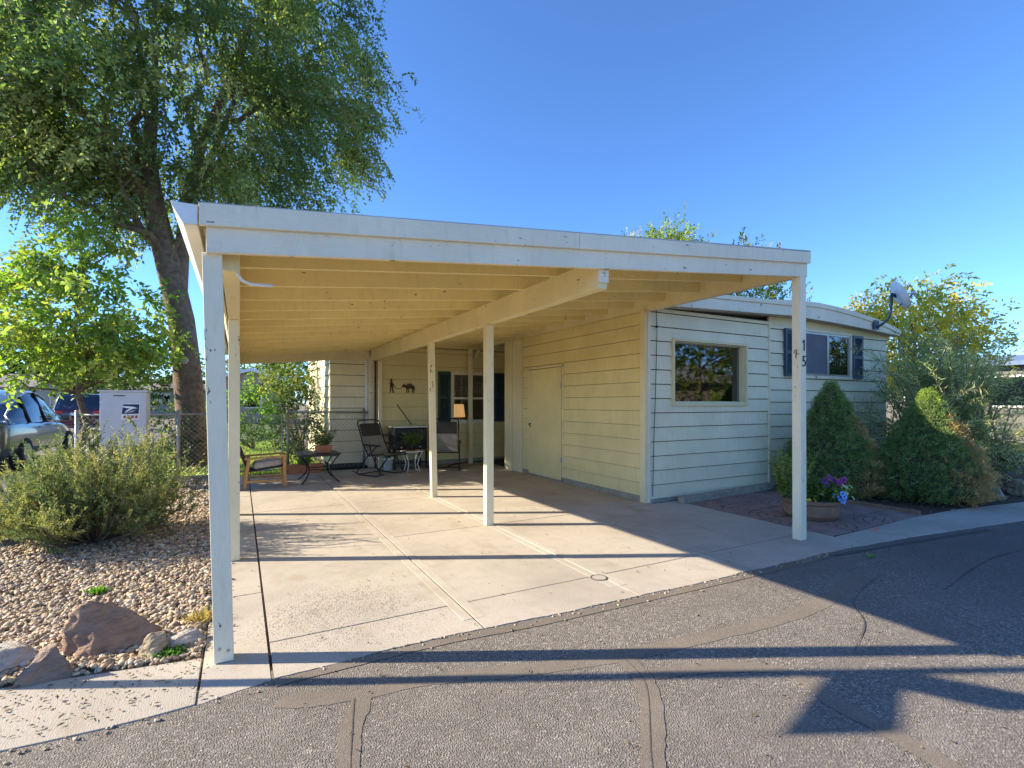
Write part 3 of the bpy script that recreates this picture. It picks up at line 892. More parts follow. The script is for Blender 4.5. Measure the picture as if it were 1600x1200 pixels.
# ------------------------------------------------------------------ patio, planter, bed edging
patio = thing('patio', 'reddish stamped paving patio between driveway and planting bed', 'patio'); patio['kind'] = 'structure'
M['paver'] = simple('red_paver', (.27, .18, .15), .8, 0, .25, 5, .35, 50)
M['paverdk'] = simple('paver_bed', (.07, .052, .045), .95)
MB().prism([(5.41, 2.98), (7.34, 3.03), (7.34, 4.95), (5.41, 4.95)], 'z', -.03, .004).build('bed', 'paverdk', patio)
def arc_piece(r0, r1, corner=False):
    S_ = .194; A = np.linspace(.03, math.pi / 2 - .03, 10)
    inn = [(-S_ + r0 * math.cos(a), -S_ + r0 * math.sin(a)) for a in A]
    out = [(S_, -S_ + r0 * math.sin(.03)), (S_, S_), (-S_ + .02, S_)] if corner else [(-S_ + r1 * math.cos(a), -S_ + r1 * math.sin(a)) for a in A]
    if r0 == 0: inn = [(-S_, -S_)]
    o = MB().prism(inn[::-1] + out, 'z', 0, .014).build('paver', 'paver', patio, world=False, bevel=.003)
    return o
protos = [arc_piece(0, .085), arc_piece(.094, .178), arc_piece(.187, .272), arc_piece(.281, .366), arc_piece(.375, 0, True)]
first = True
for i in range(5):
    for j in range(5):
        x, y = 5.615 + i * .4, 3.2 + j * .4
        if x > 7.3 or y > 4.9: continue
        rz_ = random.choice([0, 1, 2, 3]) * math.pi / 2 + random.uniform(-.02, .02)
        for p_ in protos:
            o = p_ if first else p_.copy()
            if not first: col.objects.link(o); o.parent = patio
            o.location = (x, y, .004 + random.uniform(0, .004)); o.rotation_euler.z = rz_
        first = False
t = tag(MB().hexa([(5.32, 4.90, .012), (7.55, 5.06, .012), (7.55, 5.16, .012), (5.32, 5.02, .012), (5.32, 4.90, .10), (7.55, 5.06, .11), (7.55, 5.16, .11), (5.32, 5.02, .10)]).build('landscape_timber', 'timber', bevel=.008),
        'weathered timber lying along the foot of the addition wall', 'timber')
tag(MB().hexa([(7.36, 3.06, 0), (7.42, 3.06, 0), (7.42, 4.9, 0), (7.36, 4.9, 0), (7.36, 3.06, .06), (7.42, 3.06, .06), (7.42, 4.9, .06), (7.36, 4.9, .06)]).build('edging_board', 'brownedge', bevel=.006),
    'brown edging board between the patio and the planting bed', 'edging')

pl = thing('planter', 'round brown ribbed planter on the patio beside the right post', 'planter', (6.06, 3.62, .016))
pm = MB(); n = 64; prof = [(.24, .0), (.265, .02), (.30, .06), (.305, .165), (.29, .18), (.32, .20), (.325, .235), (.30, .24), (.285, .225)]
base = len(pm.v)
for r, zz in prof:
    for k in range(n):
        a = 2 * math.pi * k / n
        rr = r - (.008 if (.05 < zz < .17 and k % 2) else 0)
        pm.v.append((6.06 + rr * math.cos(a), 3.62 + rr * math.sin(a), .016 + zz))
for i in range(len(prof) - 1):
    for k in range(n):
        a, b_ = base + i * n + k, base + i * n + (k + 1) % n
        pm.f.append((a, b_, b_ + n, a + n))
pm.f.append(tuple(range(n))[::-1])
pm.build('pot', 'potbrown', pl)
MB().lathe((6.06, 3.62, .016), [(.288, .20), (.0, .215)], 24, close=False).build('soil', 'soil', pl)
def sprigs(root, c, rad, n, h, lean, leafL, leafW, cols, per, name='foliage', mat='leaf', up=1.0, stemr=.003):
    """stems rising from a patch with leaves along them"""
    sm = MB(); P = []; A = []
    for _ in range(n):
        a, r = random.uniform(0, 6.28), rad * math.sqrt(random.random())
        b = np.array([c[0] + r * math.cos(a), c[1] + r * math.sin(a), c[2]])
        d = np.array([math.cos(a) * lean * r / max(rad, .01) + random.gauss(0, .15), math.sin(a) * lean * r / max(rad, .01) + random.gauss(0, .15), up])
        hh = h * random.uniform(.55, 1.1)
        tip = b + d / np.linalg.norm(d) * hh
        mid_ = (b + tip) / 2 + RNG.normal(size=3) * hh * .06
        sm.tube([b, mid_, tip], [stemr, stemr * .8, stemr * .4], 4)
        for k in range(per):
            f = random.uniform(.15, 1.0)
            p = b * (1 - f) ** 2 + 2 * mid_ * f * (1 - f) + tip * f * f
            P.append(p); A.append(RNG.normal(size=3) * .8 + d * .35)
    sm.build('stems', 'stem', root)
    P = np.array(P); A = np.array(A); k = len(P)
    return leaves(name, P, A, leafL * RNG.uniform(.6, 1.2, k), leafW * RNG.uniform(.7, 1.2, k), palette(k, cols), mat, root)
GR = [(.05, .10, .02), (.09, .15, .03), (.14, .19, .05), (.04, .075, .02)]
sprigs(pl, (5.86, 3.74, .22), .11, 44, .60, .28, .055, .015, [(.16, .22, .05), (.22, .26, .06), (.10, .16, .04), (.28, .28, .08)], 40)
sprigs(pl, (6.14, 3.55, .22), .20, 110, .30, .9, .05, .028, GR + [(.2, .26, .06)], 13)
def flowers(root, c, rx, rz_, n, colr, s, eye=None):
    m = MB(); em = MB()
    for _ in range(n):
        p = Vector((c[0] + random.gauss(0, rx), c[1] + random.gauss(0, rx * .6), c[2] + random.gauss(0, rz_)))
        nn = Vector((random.gauss(-.1, .3), -1 + random.gauss(0, .2), random.gauss(.45, .2))).normalized(); qq = nn.to_track_quat('Z', 'Y')
        for k in range(5):
            a = k * 2 * math.pi / 5 + random.uniform(-.1, .1); ww = .55
            pts = [Vector((0, 0, 0)), Vector((math.cos(a - ww) * s * .8, math.sin(a - ww) * s * .8, .004)), Vector((math.cos(a) * s * 1.1, math.sin(a) * s * 1.1, .001)), Vector((math.cos(a + ww) * s * .8, math.sin(a + ww) * s * .8, .004))]
            m.add([tuple(p + qq @ x) for x in pts], [(0, 1, 2, 3)])
        em.add([tuple(p + qq @ Vector((math.cos(a) * s * .3, math.sin(a) * s * .3, .006))) for a in np.linspace(0, 6.28, 7)[:-1]], [tuple(range(6))])
    o = m.build('flowers', simple('petal', colr, .6, 0, .15, 30), root)
    if eye: em.build('flower_eyes', simple('petal_eye', eye, .6), root)
flowers(pl, (6.12, 3.38, .47), .055, .03, 8, (.28, .02, .2), .042, (.05, .0, .04))
flowers(pl, (6.02, 3.42, .44), .04, .02, 4, (.16, .04, .35), .04, (.03, .0, .06))
flowers(pl, (6.12, 3.28, .30), .075, .035, 8, (.22, .42, .9), .034, (.02, .03, .2))
flowers(pl, (6.27, 3.33, .33), .06, .06, 22, (.72, .75, .36), .028, (.6, .5, .1))
flowers(pl, (5.90, 3.50, .25), .06, .02, 3, (.75, .65, .05), .026, (.3, .15, .02))

# ------------------------------------------------------------------ gravel, rocks, litter
def in_gravel(n, x0, x1, y0, y1):
    return np.stack([RNG.uniform(x0, x1, n), RNG.uniform(y0, y1, n), np.zeros(n)], 1)
SC = [(.54, .42, .27), (.44, .32, .19), (.60, .49, .33), (.35, .26, .17), (.50, .35, .19), (.64, .56, .42), (.26, .19, .13), (.46, .39, .30)]
def bed(n, y0, y1, s0, s1, sub, label, x0=-2.35):
    P = in_gravel(n, x0, -.19, y0, y1); s = RNG.uniform(0, 1, n) ** 1.8 * (s1 - s0) + s0; P[:, 2] = .006 + RNG.uniform(0, .022, n)
    lim = 3.22 + .17 * np.clip(-P[:, 0] - .2, 0, 1) + .32 * np.clip(-P[:, 0] - 1.2, 0, 2)
    k = P[:, 1] > lim; P, s = P[k], s[k]
    stuff(tag(stones('gravel', P, s, .6, palette(len(P), SC, .22), sub, 'stone'), label, 'gravel'))
bed(11500, 3.2, 4.5, .007, .023, 2, 'tan and brown pebbles filling the front of the bed around the rocks')
bed(14000, 4.5, 6.6, .009, .025, 1, 'pebbles of the bed between the rocks and the evergreen bush')
bed(9000, 6.6, 10.7, .014, .032, 1, 'pebbles of the bed behind the evergreen bush by the fence')
rock('boulder', 'large reddish brown boulder on the gravel near the front post', 'rock_brown', (-.635, 3.64, -.02), (.235, .19, .235), 21, .35, 7)
rock('edging_rock', 'purplish brown rock at the walk left of the large boulder', 'rock_purple', (-.86, 3.345, 0), (.155, .11, .13), 5, .3, 8)
rock('edging_rock', 'small blocky tan rock right of the large boulder', 'rock_tan', (-.42, 3.37, 0), (.085, .075, .10), 9, .5, 9)
rock('edging_rock', 'flat pale grey rock beside the front left post', 'rock_grey', (-.285, 3.44, 0), (.15, .085, .075), 14, .35, 9)
rock('edging_rock', 'wide flat pale slab rock at the left picture edge', 'rock_grey', (-1.13, 3.62, 0), (.30, .20, .095), 33, .5, 10)
rock('edging_rock', 'tan rock at the far left behind the juniper bush', 'rock_tan', (-2.18, 6.75, 0), (.22, .17, .13), 41, .2, 8)
for i, (x, y, s_, mt, lb_) in enumerate(((9.15, 3.16, .20, 'rock_purple', 'grey brown boulder right of the browning spruce'),
                                          (9.78, 3.12, .15, 'rock_grey', 'low pale rock between two boulders by the right walk'),
                                          (10.5, 3.0, .24, 'rock_tan', 'tan boulder at the right picture edge beside the walk'))):
    rock('boulder', lb_, mt, (x, y, 0), (s_ * 1.2, s_, s_ * .95), 60 + i, .3 * i, 8)
n = 420
P = np.concatenate([np.stack([-.17 + np.abs(RNG.normal(size=n // 2)) * .07, RNG.uniform(3.3, 8.5, n // 2), np.full(n // 2, .02)], 1),
                    np.stack([RNG.uniform(-1.2, 4.8, n // 2), np.zeros(n // 2), np.full(n // 2, .016)], 1)])
P[n // 2:, 1] = [edgeY(x) for x in P[n // 2:, 0]] - np.abs(RNG.normal(size=n // 2)) * .05
stuff(tag(stones('loose_grit', P, RNG.uniform(.003, .011, n), .7, palette(n, SC, .25), 1, 'stone'), 'loose grit and pebbles along the slab and road edges', 'grit'))
# dry leaves and bits blown about
n = 1100
P = np.concatenate([np.stack([RNG.uniform(-1.7, -.15, n // 2), RNG.uniform(2.75, 3.55, n // 2), np.full(n // 2, .024)], 1),
                    np.stack([RNG.uniform(-.15, 4.5, n // 4), RNG.uniform(2.8, 7.5, n // 4), np.full(n // 4, .022)], 1),
                    np.stack([RNG.uniform(.2, 7, n // 4), RNG.uniform(.6, 2.7, n // 4), np.full(n // 4, .018)], 1)])
n = len(P); A = RNG.normal(size=(n, 3)) * [1, 1, .12]
stuff(tag(leaves('fallen_leaves', P, A, RNG.uniform(.007, .034, n) ** 1.0, RNG.uniform(.004, .014, n), palette(n, [(.07, .045, .025), (.045, .03, .02), (.12, .075, .04), (.2, .15, .07)], .25), 'litter', None, nrm=RNG.normal(size=(n, 3)) * .3 + [0, 0, 1], fold=.35), 'dry leaf bits scattered over the walk drive and road', 'leaves'))
n = 700
P = np.stack([RNG.uniform(7.5, 11.5, n), RNG.uniform(2.9, 4.6, n), np.full(n, .012)], 1); A = RNG.normal(size=(n, 3)) * [1, 1, .25]
stuff(tag(leaves('leaf_litter', P, A, RNG.uniform(.03, .07, n), RNG.uniform(.012, .025, n), palette(n, [(.16, .12, .07), (.10, .075, .05), (.07, .10, .04), (.24, .2, .13)], .2), 'litter', None, fold=.3), 'leaf litter and low weeds under the two spruces', 'leaves'))
def tuft(name, label, x, y, r, n, cols, L=.04, W=.012, z=.02, cat='weed'):
    P = np.stack([x + RNG.normal(size=n) * r * .55, y + RNG.normal(size=n) * r * .5, np.full(n, z)], 1)
    A = RNG.normal(size=(n, 3)) * .6 + [0, 0, .8]
    o = leaves(name, P, A, L * RNG.uniform(.6, 1.3, n), W, palette(n, cols), 'leaf', None)
    return tag(o, label, cat)
tuft('weed', 'small dark green weed beside the tan edging rock', -.335, 3.32, .05, 320, [(.045, .10, .03), (.07, .15, .04)], .035, .016)
tuft('weed', 'bright green weed growing in the gravel behind the boulder', -.91, 4.64, .05, 160, [(.12, .25, .03), (.09, .2, .03)], .04, .015)
tuft('grass_tuft', 'dry straw coloured grass at the foot of the front post', -.21, 3.75, .07, 220, [(.35, .26, .10), (.28, .2, .09)], .07, .006, cat='grass')
gl = thing('green_leaf', 'fresh green leaf lying on the dark asphalt near the walk', 'leaf', (4.95, 2.42, .02))
leaves('blade', np.array([[4.90, 2.41, .024], [4.93, 2.42, .024], [4.95, 2.43, .026]]), np.array([[1, .2, .1], [.9, .6, .15], [1, -.2, .1]]), .09, .04, palette(3, [(.16, .28, .05)]), 'leaf', gl, nrm=np.tile([0., -.3, 1.], (3, 1)))

# ------------------------------------------------------------------ trees and shrubs
def limb(sm, pts, r0, r1, n=8):
    k = len(pts); sm.tube(pts, [r0 + (r1 - r0) * i / (k - 1) for i in range(k)], n)
def wiggle(a, b, n, amp, droop=0):
    a, b = np.array(a, float), np.array(b, float); out = []
    for i in range(n + 1):
        f = i / n; p = a + (b - a) * f + RNG.normal(size=3) * amp * math.sin(math.pi * f); p[2] -= droop * f * f
        out.append(tuple(p))
    out[0] = tuple(a); return out

# big drooping elm behind the fence
elm = thing('elm_tree', 'tall drooping shade tree with leaning trunk behind the chain link fence', 'tree', (-.95, 13.0, 0))
tm = MB()
trunk = [(-.92, 13, -.1), (-.95, 13, 1.2), (-1.02, 13, 2.2), (-1.12, 13, 3.2), (-1.38, 13, 4.5), (-1.62, 13.05, 5.6), (-1.75, 13.1, 6.6)]
tm.tube(trunk, [.33, .285, .27, .255, .235, .21, .18], 14)
second = [(-1.18, 13.05, 3.5), (-1.12, 13.1, 4.6), (-1.05, 13.2, 5.8), (-.75, 13.2, 7.2), (-.3, 13.3, 8.6), (.2, 13.2, 10.2)]
limb(tm, second, .17, .05, 10)
ELM_TIPS = []
ends = [(-4.6, 12.4, 7.2), (-3.8, 11.2, 8.4), (-3.4, 14.6, 8.6), (-2.4, 12.0, 9.6), (-4.6, 13.8, 9.4), (-1.6, 14.6, 10.4), (-2.9, 12.8, 11.4)]
for e_ in ends:
    s_ = trunk[random.choice([4, 5, 6])]; pts = wiggle(s_, e_, 6, .25, -.5); limb(tm, pts, .085, .02, 7); ELM_TIPS += pts[2:]
for e_ in [(1.7, 12.3, 8.8), (1.3, 13.9, 9.4), (2.0, 13.0, 10.4), (.6, 11.6, 9.2), (.9, 12.8, 11.6), (-.5, 13.5, 12), (1.3, 12.2, 7.6)]:
    s_ = second[random.choice([2, 3, 4])]; pts = wiggle(s_, e_, 6, .25, -.4); limb(tm, pts, .075, .016, 7); ELM_TIPS += pts[2:]
for e_ in [(-3.4, 12.3, 5.5), (-2.6, 12.2, 6.3), (-2.9, 13.9, 5.8), (-.2, 12.5, 7.0)]:
    s_ = trunk[4]; pts = wiggle(s_, e_, 5, .15, -.3); limb(tm, pts, .08, .02, 6); ELM_TIPS += pts[2:]
to = tm.build('trunk', 'bark', elm, True)
MB().lathe((-1.06, 12.74, 2.36), [(.0, .0)] * 2, 3).v.clear()
kn = MB(); kn.tube([(-1.05, 12.78, 2.30), (-1.06, 12.70, 2.31)], [.10, .075], 12); kn.build('knot', simple('pale_scar', (.42, .36, .30), .9, 0, .3, 20), to)

def droop_crown(root, clumps, per, strand, leafL, leafW, cols, spread, name='crown', outward=None, step=.055, droop=.8, twigs=True):
    """clumps of hanging twigs with leaves set along them"""
    Ps, As, Cs = [], [], []
    tw = MB()
    for c in clumps:
        cc = np.array(cols[RNG.integers(len(cols))]) * RNG.uniform(.75, 1.3)
        for _ in range(per):
            b = np.array(c) + RNG.normal(size=3) * spread * [1, 1, .7]
            out = (b - outward) * [1, 1, .2] if outward is not None else RNG.normal(size=3)
            out = out / (np.linalg.norm(out) + 1e-6)
            d = out * .8 + RNG.normal(size=3) * .45 + [0, 0, .15]; d /= np.linalg.norm(d)
            L = strand * RNG.uniform(.45, 1.2); k = int(L / step); f = np.arange(1, k + 1) / k
            pts = b + d * (f * L)[:, None] * (1 - .35 * f[:, None]) + np.array([0, 0, -1.0]) * (droop * L * f ** 2)[:, None]
            tan = np.gradient(pts, axis=0) if k > 1 else d[None]
            sd = np.where(np.arange(k) % 2 == 0, 1.0, -1.0)[:, None]
            side = np.cross(tan, RNG.normal(size=3)); side = norm(side)
            Ps.append(pts); As.append(norm(tan) * .7 + side * sd * .8 + RNG.normal(size=(k, 3)) * .25)
            Cs.append(np.tile(cc, (k, 1)) * (1 + RNG.normal(size=(k, 1)) * .16))
            if twigs and RNG.random() < .35: tw.tube([tuple(b), tuple(pts[k // 2]), tuple(pts[-1])], [.008, .005, .002], 3, False)
    P = np.concatenate(Ps); A = np.concatenate(As); C = np.clip(np.concatenate(Cs), .005, 1); k = len(P)
    leaves(name, P, A, leafL * RNG.uniform(.65, 1.25, k), leafW * RNG.uniform(.7, 1.2, k), C, 'leaf', root)
    if twigs and tw.v: tw.build('twigs', 'twig', root)
    return k
def ell_points(n, c, r, inner=.35, zmin=None):
    out = []
    while len(out) < n:
        d = RNG.normal(size=3); d /= np.linalg.norm(d); f = RNG.uniform(inner ** 3, 1) ** (1 / 3)
        p = np.array(c) + d * f * np.array(r)
        if zmin is not None and p[2] < zmin(p): continue
        out.append(p)
    return out
ec = np.array([-1.1, 13.0, 8.9])
cl = ell_points(215, ec, (3.95, 3.1, 4.1), .5, lambda p: 5.5 + .1 * (p[0] + 1))
cl += [np.array(p) + [0, 0, .1] for p in ELM_TIPS[::2]]
cl += ell_points(20, (-3.9, 12.8, 6.3), (1.2, 1.2, .8), .1)
k1 = droop_crown(elm, cl, 40, .78, .115, .056, [(.11, .16, .055), (.145, .195, .065), (.20, .25, .085), (.085, .13, .045), (.26, .28, .11)], .30, outward=ec, droop=.5)

# young bright maple-like tree in front of it
yt = thing('young_tree', 'small bright yellow green tree behind the parcel mailbox', 'tree', (-2.55, 12.0, 0))
tm = MB(); stemp = wiggle((-2.55, 12, -.05), (-2.6, 12, 4.4), 8, .06); limb(tm, stemp, .07, .012, 8)
ytips = []
for k in range(26):
    s_ = stemp[random.randint(3, 7)]; a = random.uniform(0, 6.28); r = random.uniform(.7, 1.5) * (1.15 - s_[2] / 5.5)
    e_ = (s_[0] + math.cos(a) * r, s_[1] + math.sin(a) * r * .8, s_[2] + random.uniform(.2, .9)); pts = wiggle(s_, e_, 4, .06); limb(tm, pts, .022, .005, 5); ytips += pts[1:]
tm.build('trunk', 'bark', yt, True)
cl = [np.array(p) for p in ytips if p[2] > 1.9] + ell_points(62, (-2.6, 12, 2.75), (1.55, 1.2, 1.2), .45, lambda p: 1.95 + .12 * abs(p[0] + 2.4)) + ell_points(16, (-2.65, 12, 4.2), (.28, .28, .85), .1)
droop_crown(yt, cl, 11, .48, .115, .07, [(.17, .25, .04), (.22, .29, .05), (.13, .205, .04), (.31, .32, .07), (.20, .26, .065)], .17, outward=np.array((-2.3, 12, 2.6)), step=.06, droop=.35)

# juniper-like bush on the gravel
bush = thing('yew_bush', 'spreading feathery evergreen bush on the gravel in front of the car', 'bush', (-1.3, 6.45, 0))
def shoot_bush(root, c, R, H, n, per, cols, L, W, mat='needle', upb=.55, plume=.35):
    sm = MB(); Ps, As, Cs = [], [], []
    for i in range(n):
        a = random.uniform(0, 6.28); el = random.uniform(.08, 1.0) ** .8
        d = np.array([math.cos(a) * (1 - el * .55), math.sin(a) * (1 - el * .55), .18 + el * 1.0])
        ln = random.uniform(.62, 1.08)
        tip = np.array(c) + np.array([d[0] * R * ln, d[1] * R * ln, d[2] * H * ln * .92])
        b = np.array(c) + np.array([math.cos(a) * .08, math.sin(a) * .08, .02])
        ctl = b + (tip - b) * .55 + np.array([d[0] * .18, d[1] * .18, -.06])
        f = np.linspace(0, 1, 7)[:, None]; pts = b * (1 - f) ** 2 + 2 * ctl * f * (1 - f) + tip * f * f
        if i % 2 == 0: sm.tube([tuple(p) for p in pts], [.013 - .0018 * q_ for q_ in range(7)], 4, False)
        base_c = np.array(cols[RNG.integers(len(cols))])
        nb = 7
        for s_ in range(nb):
            f0 = RNG.uniform(.38, 1.0); p0_ = b * (1 - f0) ** 2 + 2 * ctl * f0 * (1 - f0) + tip * f0 * f0
            dd = (tip - b) / np.linalg.norm(tip - b) * .5 + RNG.normal(size=3) * .5 + [0, 0, upb]; dd /= np.linalg.norm(dd)
            l = plume * RNG.uniform(.45, 1.1); k = per; g = np.linspace(.0, 1, k)
            q_ = p0_ + dd * (g * l)[:, None] + np.array([0, 0, .12]) * (g ** 2 * l)[:, None]
            perp = norm(np.cross(np.tile(dd, (k, 1)), RNG.normal(size=(k, 3))))
            Ps.append(q_); As.append(dd * .75 + perp * .75); Cs.append(np.tile(base_c, (k, 1)) * (1 + RNG.normal(size=(k, 1)) * .18) * (.9 + .3 * g[:, None]))
    P = np.concatenate(Ps); A = np.concatenate(As); C = np.clip(np.concatenate(Cs), .005, 1); k = len(P)
    sm.build('branches', 'twig', root)
    leaves('foliage', P, A, L * RNG.uniform(.6, 1.2, k), W * RNG.uniform(.7, 1.2, k), C, mat, root)
shoot_bush(bush, (-1.3, 6.45, 0), 1.08, 1.0, 330, 34, [(.105, .135, .06), (.135, .16, .065), (.19, .195, .075), (.08, .105, .05), (.27, .25, .095)], .032, .011, plume=.25)

# dwarf spruces: dense cones of needle tufts
def spruce(name, label, c, R, H, cols, brown=None, n=15000, top=None):
    root = thing(name, label, 'conifer', (c[0], c[1], 0), group='clipped dwarf spruces by the home')
    m = MB()
    def rad(h):  # skirt, belly, cone
        return R * float(np.interp(h, [0, .08, .2, .38, .6, .8, .93, 1], [.72, .90, .95, .82, .53, .28, .11, .02]))
    hh = np.linspace(.06, .97, 18)
    m.lathe((c[0], c[1], 0), [(rad(h) * .80, h * H) for h in hh], 28)
    core = m.build('core_branches', simple('inner_twigs', (.05, .06, .03), .95), root, True)
    MB().tube([(c[0], c[1], 0), (c[0], c[1], .3)], .05, 8).build('trunk', 'bark', root)
    # tufts gathered into little sprays
    nt_ = n // 14
    h = RNG.beta(1.15, 1.75, nt_) * .97 + .02; a = RNG.uniform(0, 6.283, nt_)
    lump = 1 + .08 * np.sin(a * 5 + h * 13) * np.sin(a * 3 - h * 21) + .06 * np.sin(a * 11 + h * 37) * np.sin(a * 7 - h * 29)
    rr = np.array([rad(x) for x in h]) * lump * RNG.uniform(.82, 1.07, nt_)
    C0 = np.stack([c[0] + rr * np.cos(a), c[1] + rr * np.sin(a), h * H], 1)
    out = np.stack([np.cos(a), np.sin(a), .55 + .6 * h], 1)
    idx = np.repeat(np.arange(nt_), 14)
    P = C0[idx] + RNG.normal(size=(len(idx), 3)) * .017; A = norm(out)[idx] + RNG.normal(size=(len(idx), 3)) * .55
    tc = palette(nt_, cols, .22)
    if brown is not None:
        bx = (C0 - [c[0], c[1], 0]); s_ = bx[:, 0] * brown[0] + bx[:, 1] * brown[1]
        w = s_ / R - .02 + .22 * np.sin(h * 9 + a * 3) + RNG.normal(size=nt_) * .12 - np.maximum(h - .62, 0) * 2.5
        tc = np.where((w > (.0 if top else .38))[:, None], palette(nt_, [(.40, .26, .12), (.32, .22, .105), (.46, .33, .15)], .2), tc)
    if top is not None:
        tc = np.where((h > top)[:, None], palette(nt_, [(.24, .33, .06), (.20, .29, .06)], .12), tc)  # sunlit tip, painted into the needle colour
    leaves('foliage', P, A, RNG.uniform(.026, .052, len(P)), RNG.uniform(.006, .011, len(P)), tc[idx] * (1 + RNG.normal(size=(len(idx), 1)) * .12), 'needle', root)
    return root
SG = [(.15, .225, .075), (.19, .265, .09), (.12, .185, .065), (.23, .275, .105)]
spruce('dwarf_spruce', 'conical green dwarf spruce below the shuttered window', (7.98, 4.45), .69, 1.76, SG, (.75, -.65), 54000)
spruce('dwarf_spruce', 'rounded dwarf spruce with a browned right side beside the walk', (8.70, 3.50), .72, 1.62, SG, (.86, -.52), 60000, .86)

# wispy willow-leaved shrub behind the spruces
wsh = thing('willow_shrub', 'sprawling narrow leaved shrub at the corner of the home', 'shrub', (10.7, 4.2, 0))
sm = MB(); Ps, As, Cs = [], [], []
wc = [(.11, .125, .06), (.16, .165, .085), (.075, .095, .045), (.24, .22, .11), (.13, .15, .06)]
for i in range(430):
    a = random.uniform(0, 6.28); el = random.random()
    b = np.array([11.1 + random.gauss(0, .55), 4.15 + random.gauss(0, .2), 0.0])
    reach = random.uniform(.5, 1.75) * (1.2 - .5 * el); hgt = .5 + 2.35 * el ** .8 * random.uniform(.7, 1.1)
    tip = b + [math.cos(a) * reach * 1.2, math.sin(a) * reach * .75, hgt - .25 * reach]
    if tip[1] > 5.05 and tip[0] < 11.5: tip[1] = 5.05
    ctl = b + [math.cos(a) * reach * .3, math.sin(a) * reach * .2, hgt * .85]
    if ctl[1] > 4.95: ctl[1] = 4.95
    k = 44; f = np.linspace(0, 1, k)[:, None]; pts = b * (1 - f) ** 2 + 2 * ctl * f * (1 - f) + tip * f * f
    sm.tube([tuple(pts[j]) for j in (0, 11, 22, 33, 43)], [.012, .009, .007, .005, .002], 4, False)
    tan = norm(np.gradient(pts, axis=0)); perp = norm(np.cross(tan, RNG.normal(size=(k, 3))))
    cc = np.array(wc[RNG.integers(len(wc))])
    for rep in range(2):
        Ps.append(pts[9:] + RNG.normal(size=(k - 9, 3)) * .02); As.append((tan * .6 + perp * (1 if rep else -1) + RNG.normal(size=(k, 3)) * .3)[9:]); Cs.append(np.tile(cc, (k - 9, 1)) * (1 + RNG.normal(size=(k - 9, 1)) * .2))
sm.build('branches', 'twig', wsh)
P = np.concatenate(Ps); k = len(P)
leaves('foliage', P, np.concatenate(As), RNG.uniform(.06, .13, k), RNG.uniform(.012, .022, k), np.clip(np.concatenate(Cs) * 2.3, .01, 1), 'leaf', wsh)

def broad_tree(name, label, base, trunk_h, c, r, ncl, cols, leafL, leafW, per=12, spread=.3, strand=.5, droop=.2, group=None, inner=.3):
    root = thing(name, label, 'tree', (base[0], base[1], 0), group=group)
    tm = MB(); st = wiggle((base[0], base[1], -.05), (c[0], c[1], c[2] + r[2] * .5), 7, .08); limb(tm, st, .03 + .03 * r[2], .02, 8)
    for k in range(9):
        s_ = st[random.randint(2, 6)]; d = RNG.normal(size=3); d[2] = abs(d[2]) * .6; d /= np.linalg.norm(d)
        e_ = np.array(c) + d * np.array(r) * .8; limb(tm, wiggle(s_, e_, 4, .1), .04, .008, 5)
    tm.build('trunk', 'bark', root, True)
    droop_crown(root, ell_points(ncl, c, r, inner), per, strand, leafL, leafW, cols, spread, outward=np.array(c), step=.07, droop=droop, twigs=False)
    return root
YL = [(.62, .44, .05), (.52, .40, .06), (.32, .31, .06), (.20, .24, .06), (.66, .48, .08)]
broad_tree('golden_tree', 'small tree with yellowing autumn leaves behind the right end of the home', (15.6, 6.6), 2, (15.4, 6.5, 3.05), (1.85, 1.3, 1.45), 170, YL, .13, .06, 13, .25, .5, .3)
DG = [(.06, .10, .025), (.09, .14, .03), (.13, .18, .04), (.19, .21, .05)]
broad_tree('background_tree', 'tree top with pale green tip seen above the middle of the carport roof', (19.5, 19.0), 4, (19.6, 19.0, 7.5), (1.05, 1.05, 2.9), 110, [(.12, .17, .04), (.17, .22, .05), (.24, .27, .07)], .17, .10, 15, .4, .8, -.3, 'trees behind the home')
broad_tree('background_tree', 'narrow tree top left of the pale green tip above the roof', (17.7, 20.2), 4, (17.9, 20.2, 7.4), (.5, .5, 2.8), 40, DG + [(.30, .26, .10)], .15, .085, 9, .3, .7, -.3, 'trees behind the home')
broad_tree('background_tree', 'tree with yellow tips behind the roof near the right post', (22.8, 17.3), 4, (22.8, 17.3, 6.1), (2.6, 2.0, 3.2), 170, DG + [(.34, .30, .06)], .16, .09, 10, .5, .8, -.2, 'trees behind the home')
broad_tree('background_tree', 'dark tree behind the left houses at the picture edge', (-24, 84), 3, (-26, 84, 5.5), (9, 4, 5), 90, [(.03, .045, .02), (.045, .06, .025)], .5, .3, 10, 1.2, 1.4, .1, 'distant trees')
broad_tree('background_tree', 'distant green tree behind the pinkish home', (3.4, 62), 3, (2.6, 62, 4.6), (5, 3, 3.4), 70, DG, .35, .2, 10, .7, 1.0, .1, 'distant trees')
broad_tree('background_tree', 'distant tree between the left house and the shade tree', (-9, 60), 3, (-9, 60, 3.5), (6, 3, 3.2), 70, DG, .35, .2, 10, .7, 1.0, .1, 'distant trees')
def shrub(name, label, c, r, ncl, cols, L, W, cat='shrub', per=12):
    root = thing(name, label, cat, (c[0], c[1], 0))
    sm = MB()
    for k in range(12):
        e_ = np.array(c) + RNG.normal(size=3) * np.array(r) * .5; limb(sm, wiggle((c[0], c[1], 0), e_, 3, .05), .015, .004, 4)
    sm.build('branches', 'twig', root)
    droop_crown(root, ell_points(ncl, c, r, .3, lambda p: .06), per, .28, L, W, cols, .12, outward=np.array(c), step=.05, droop=.3, twigs=False, name='foliage')
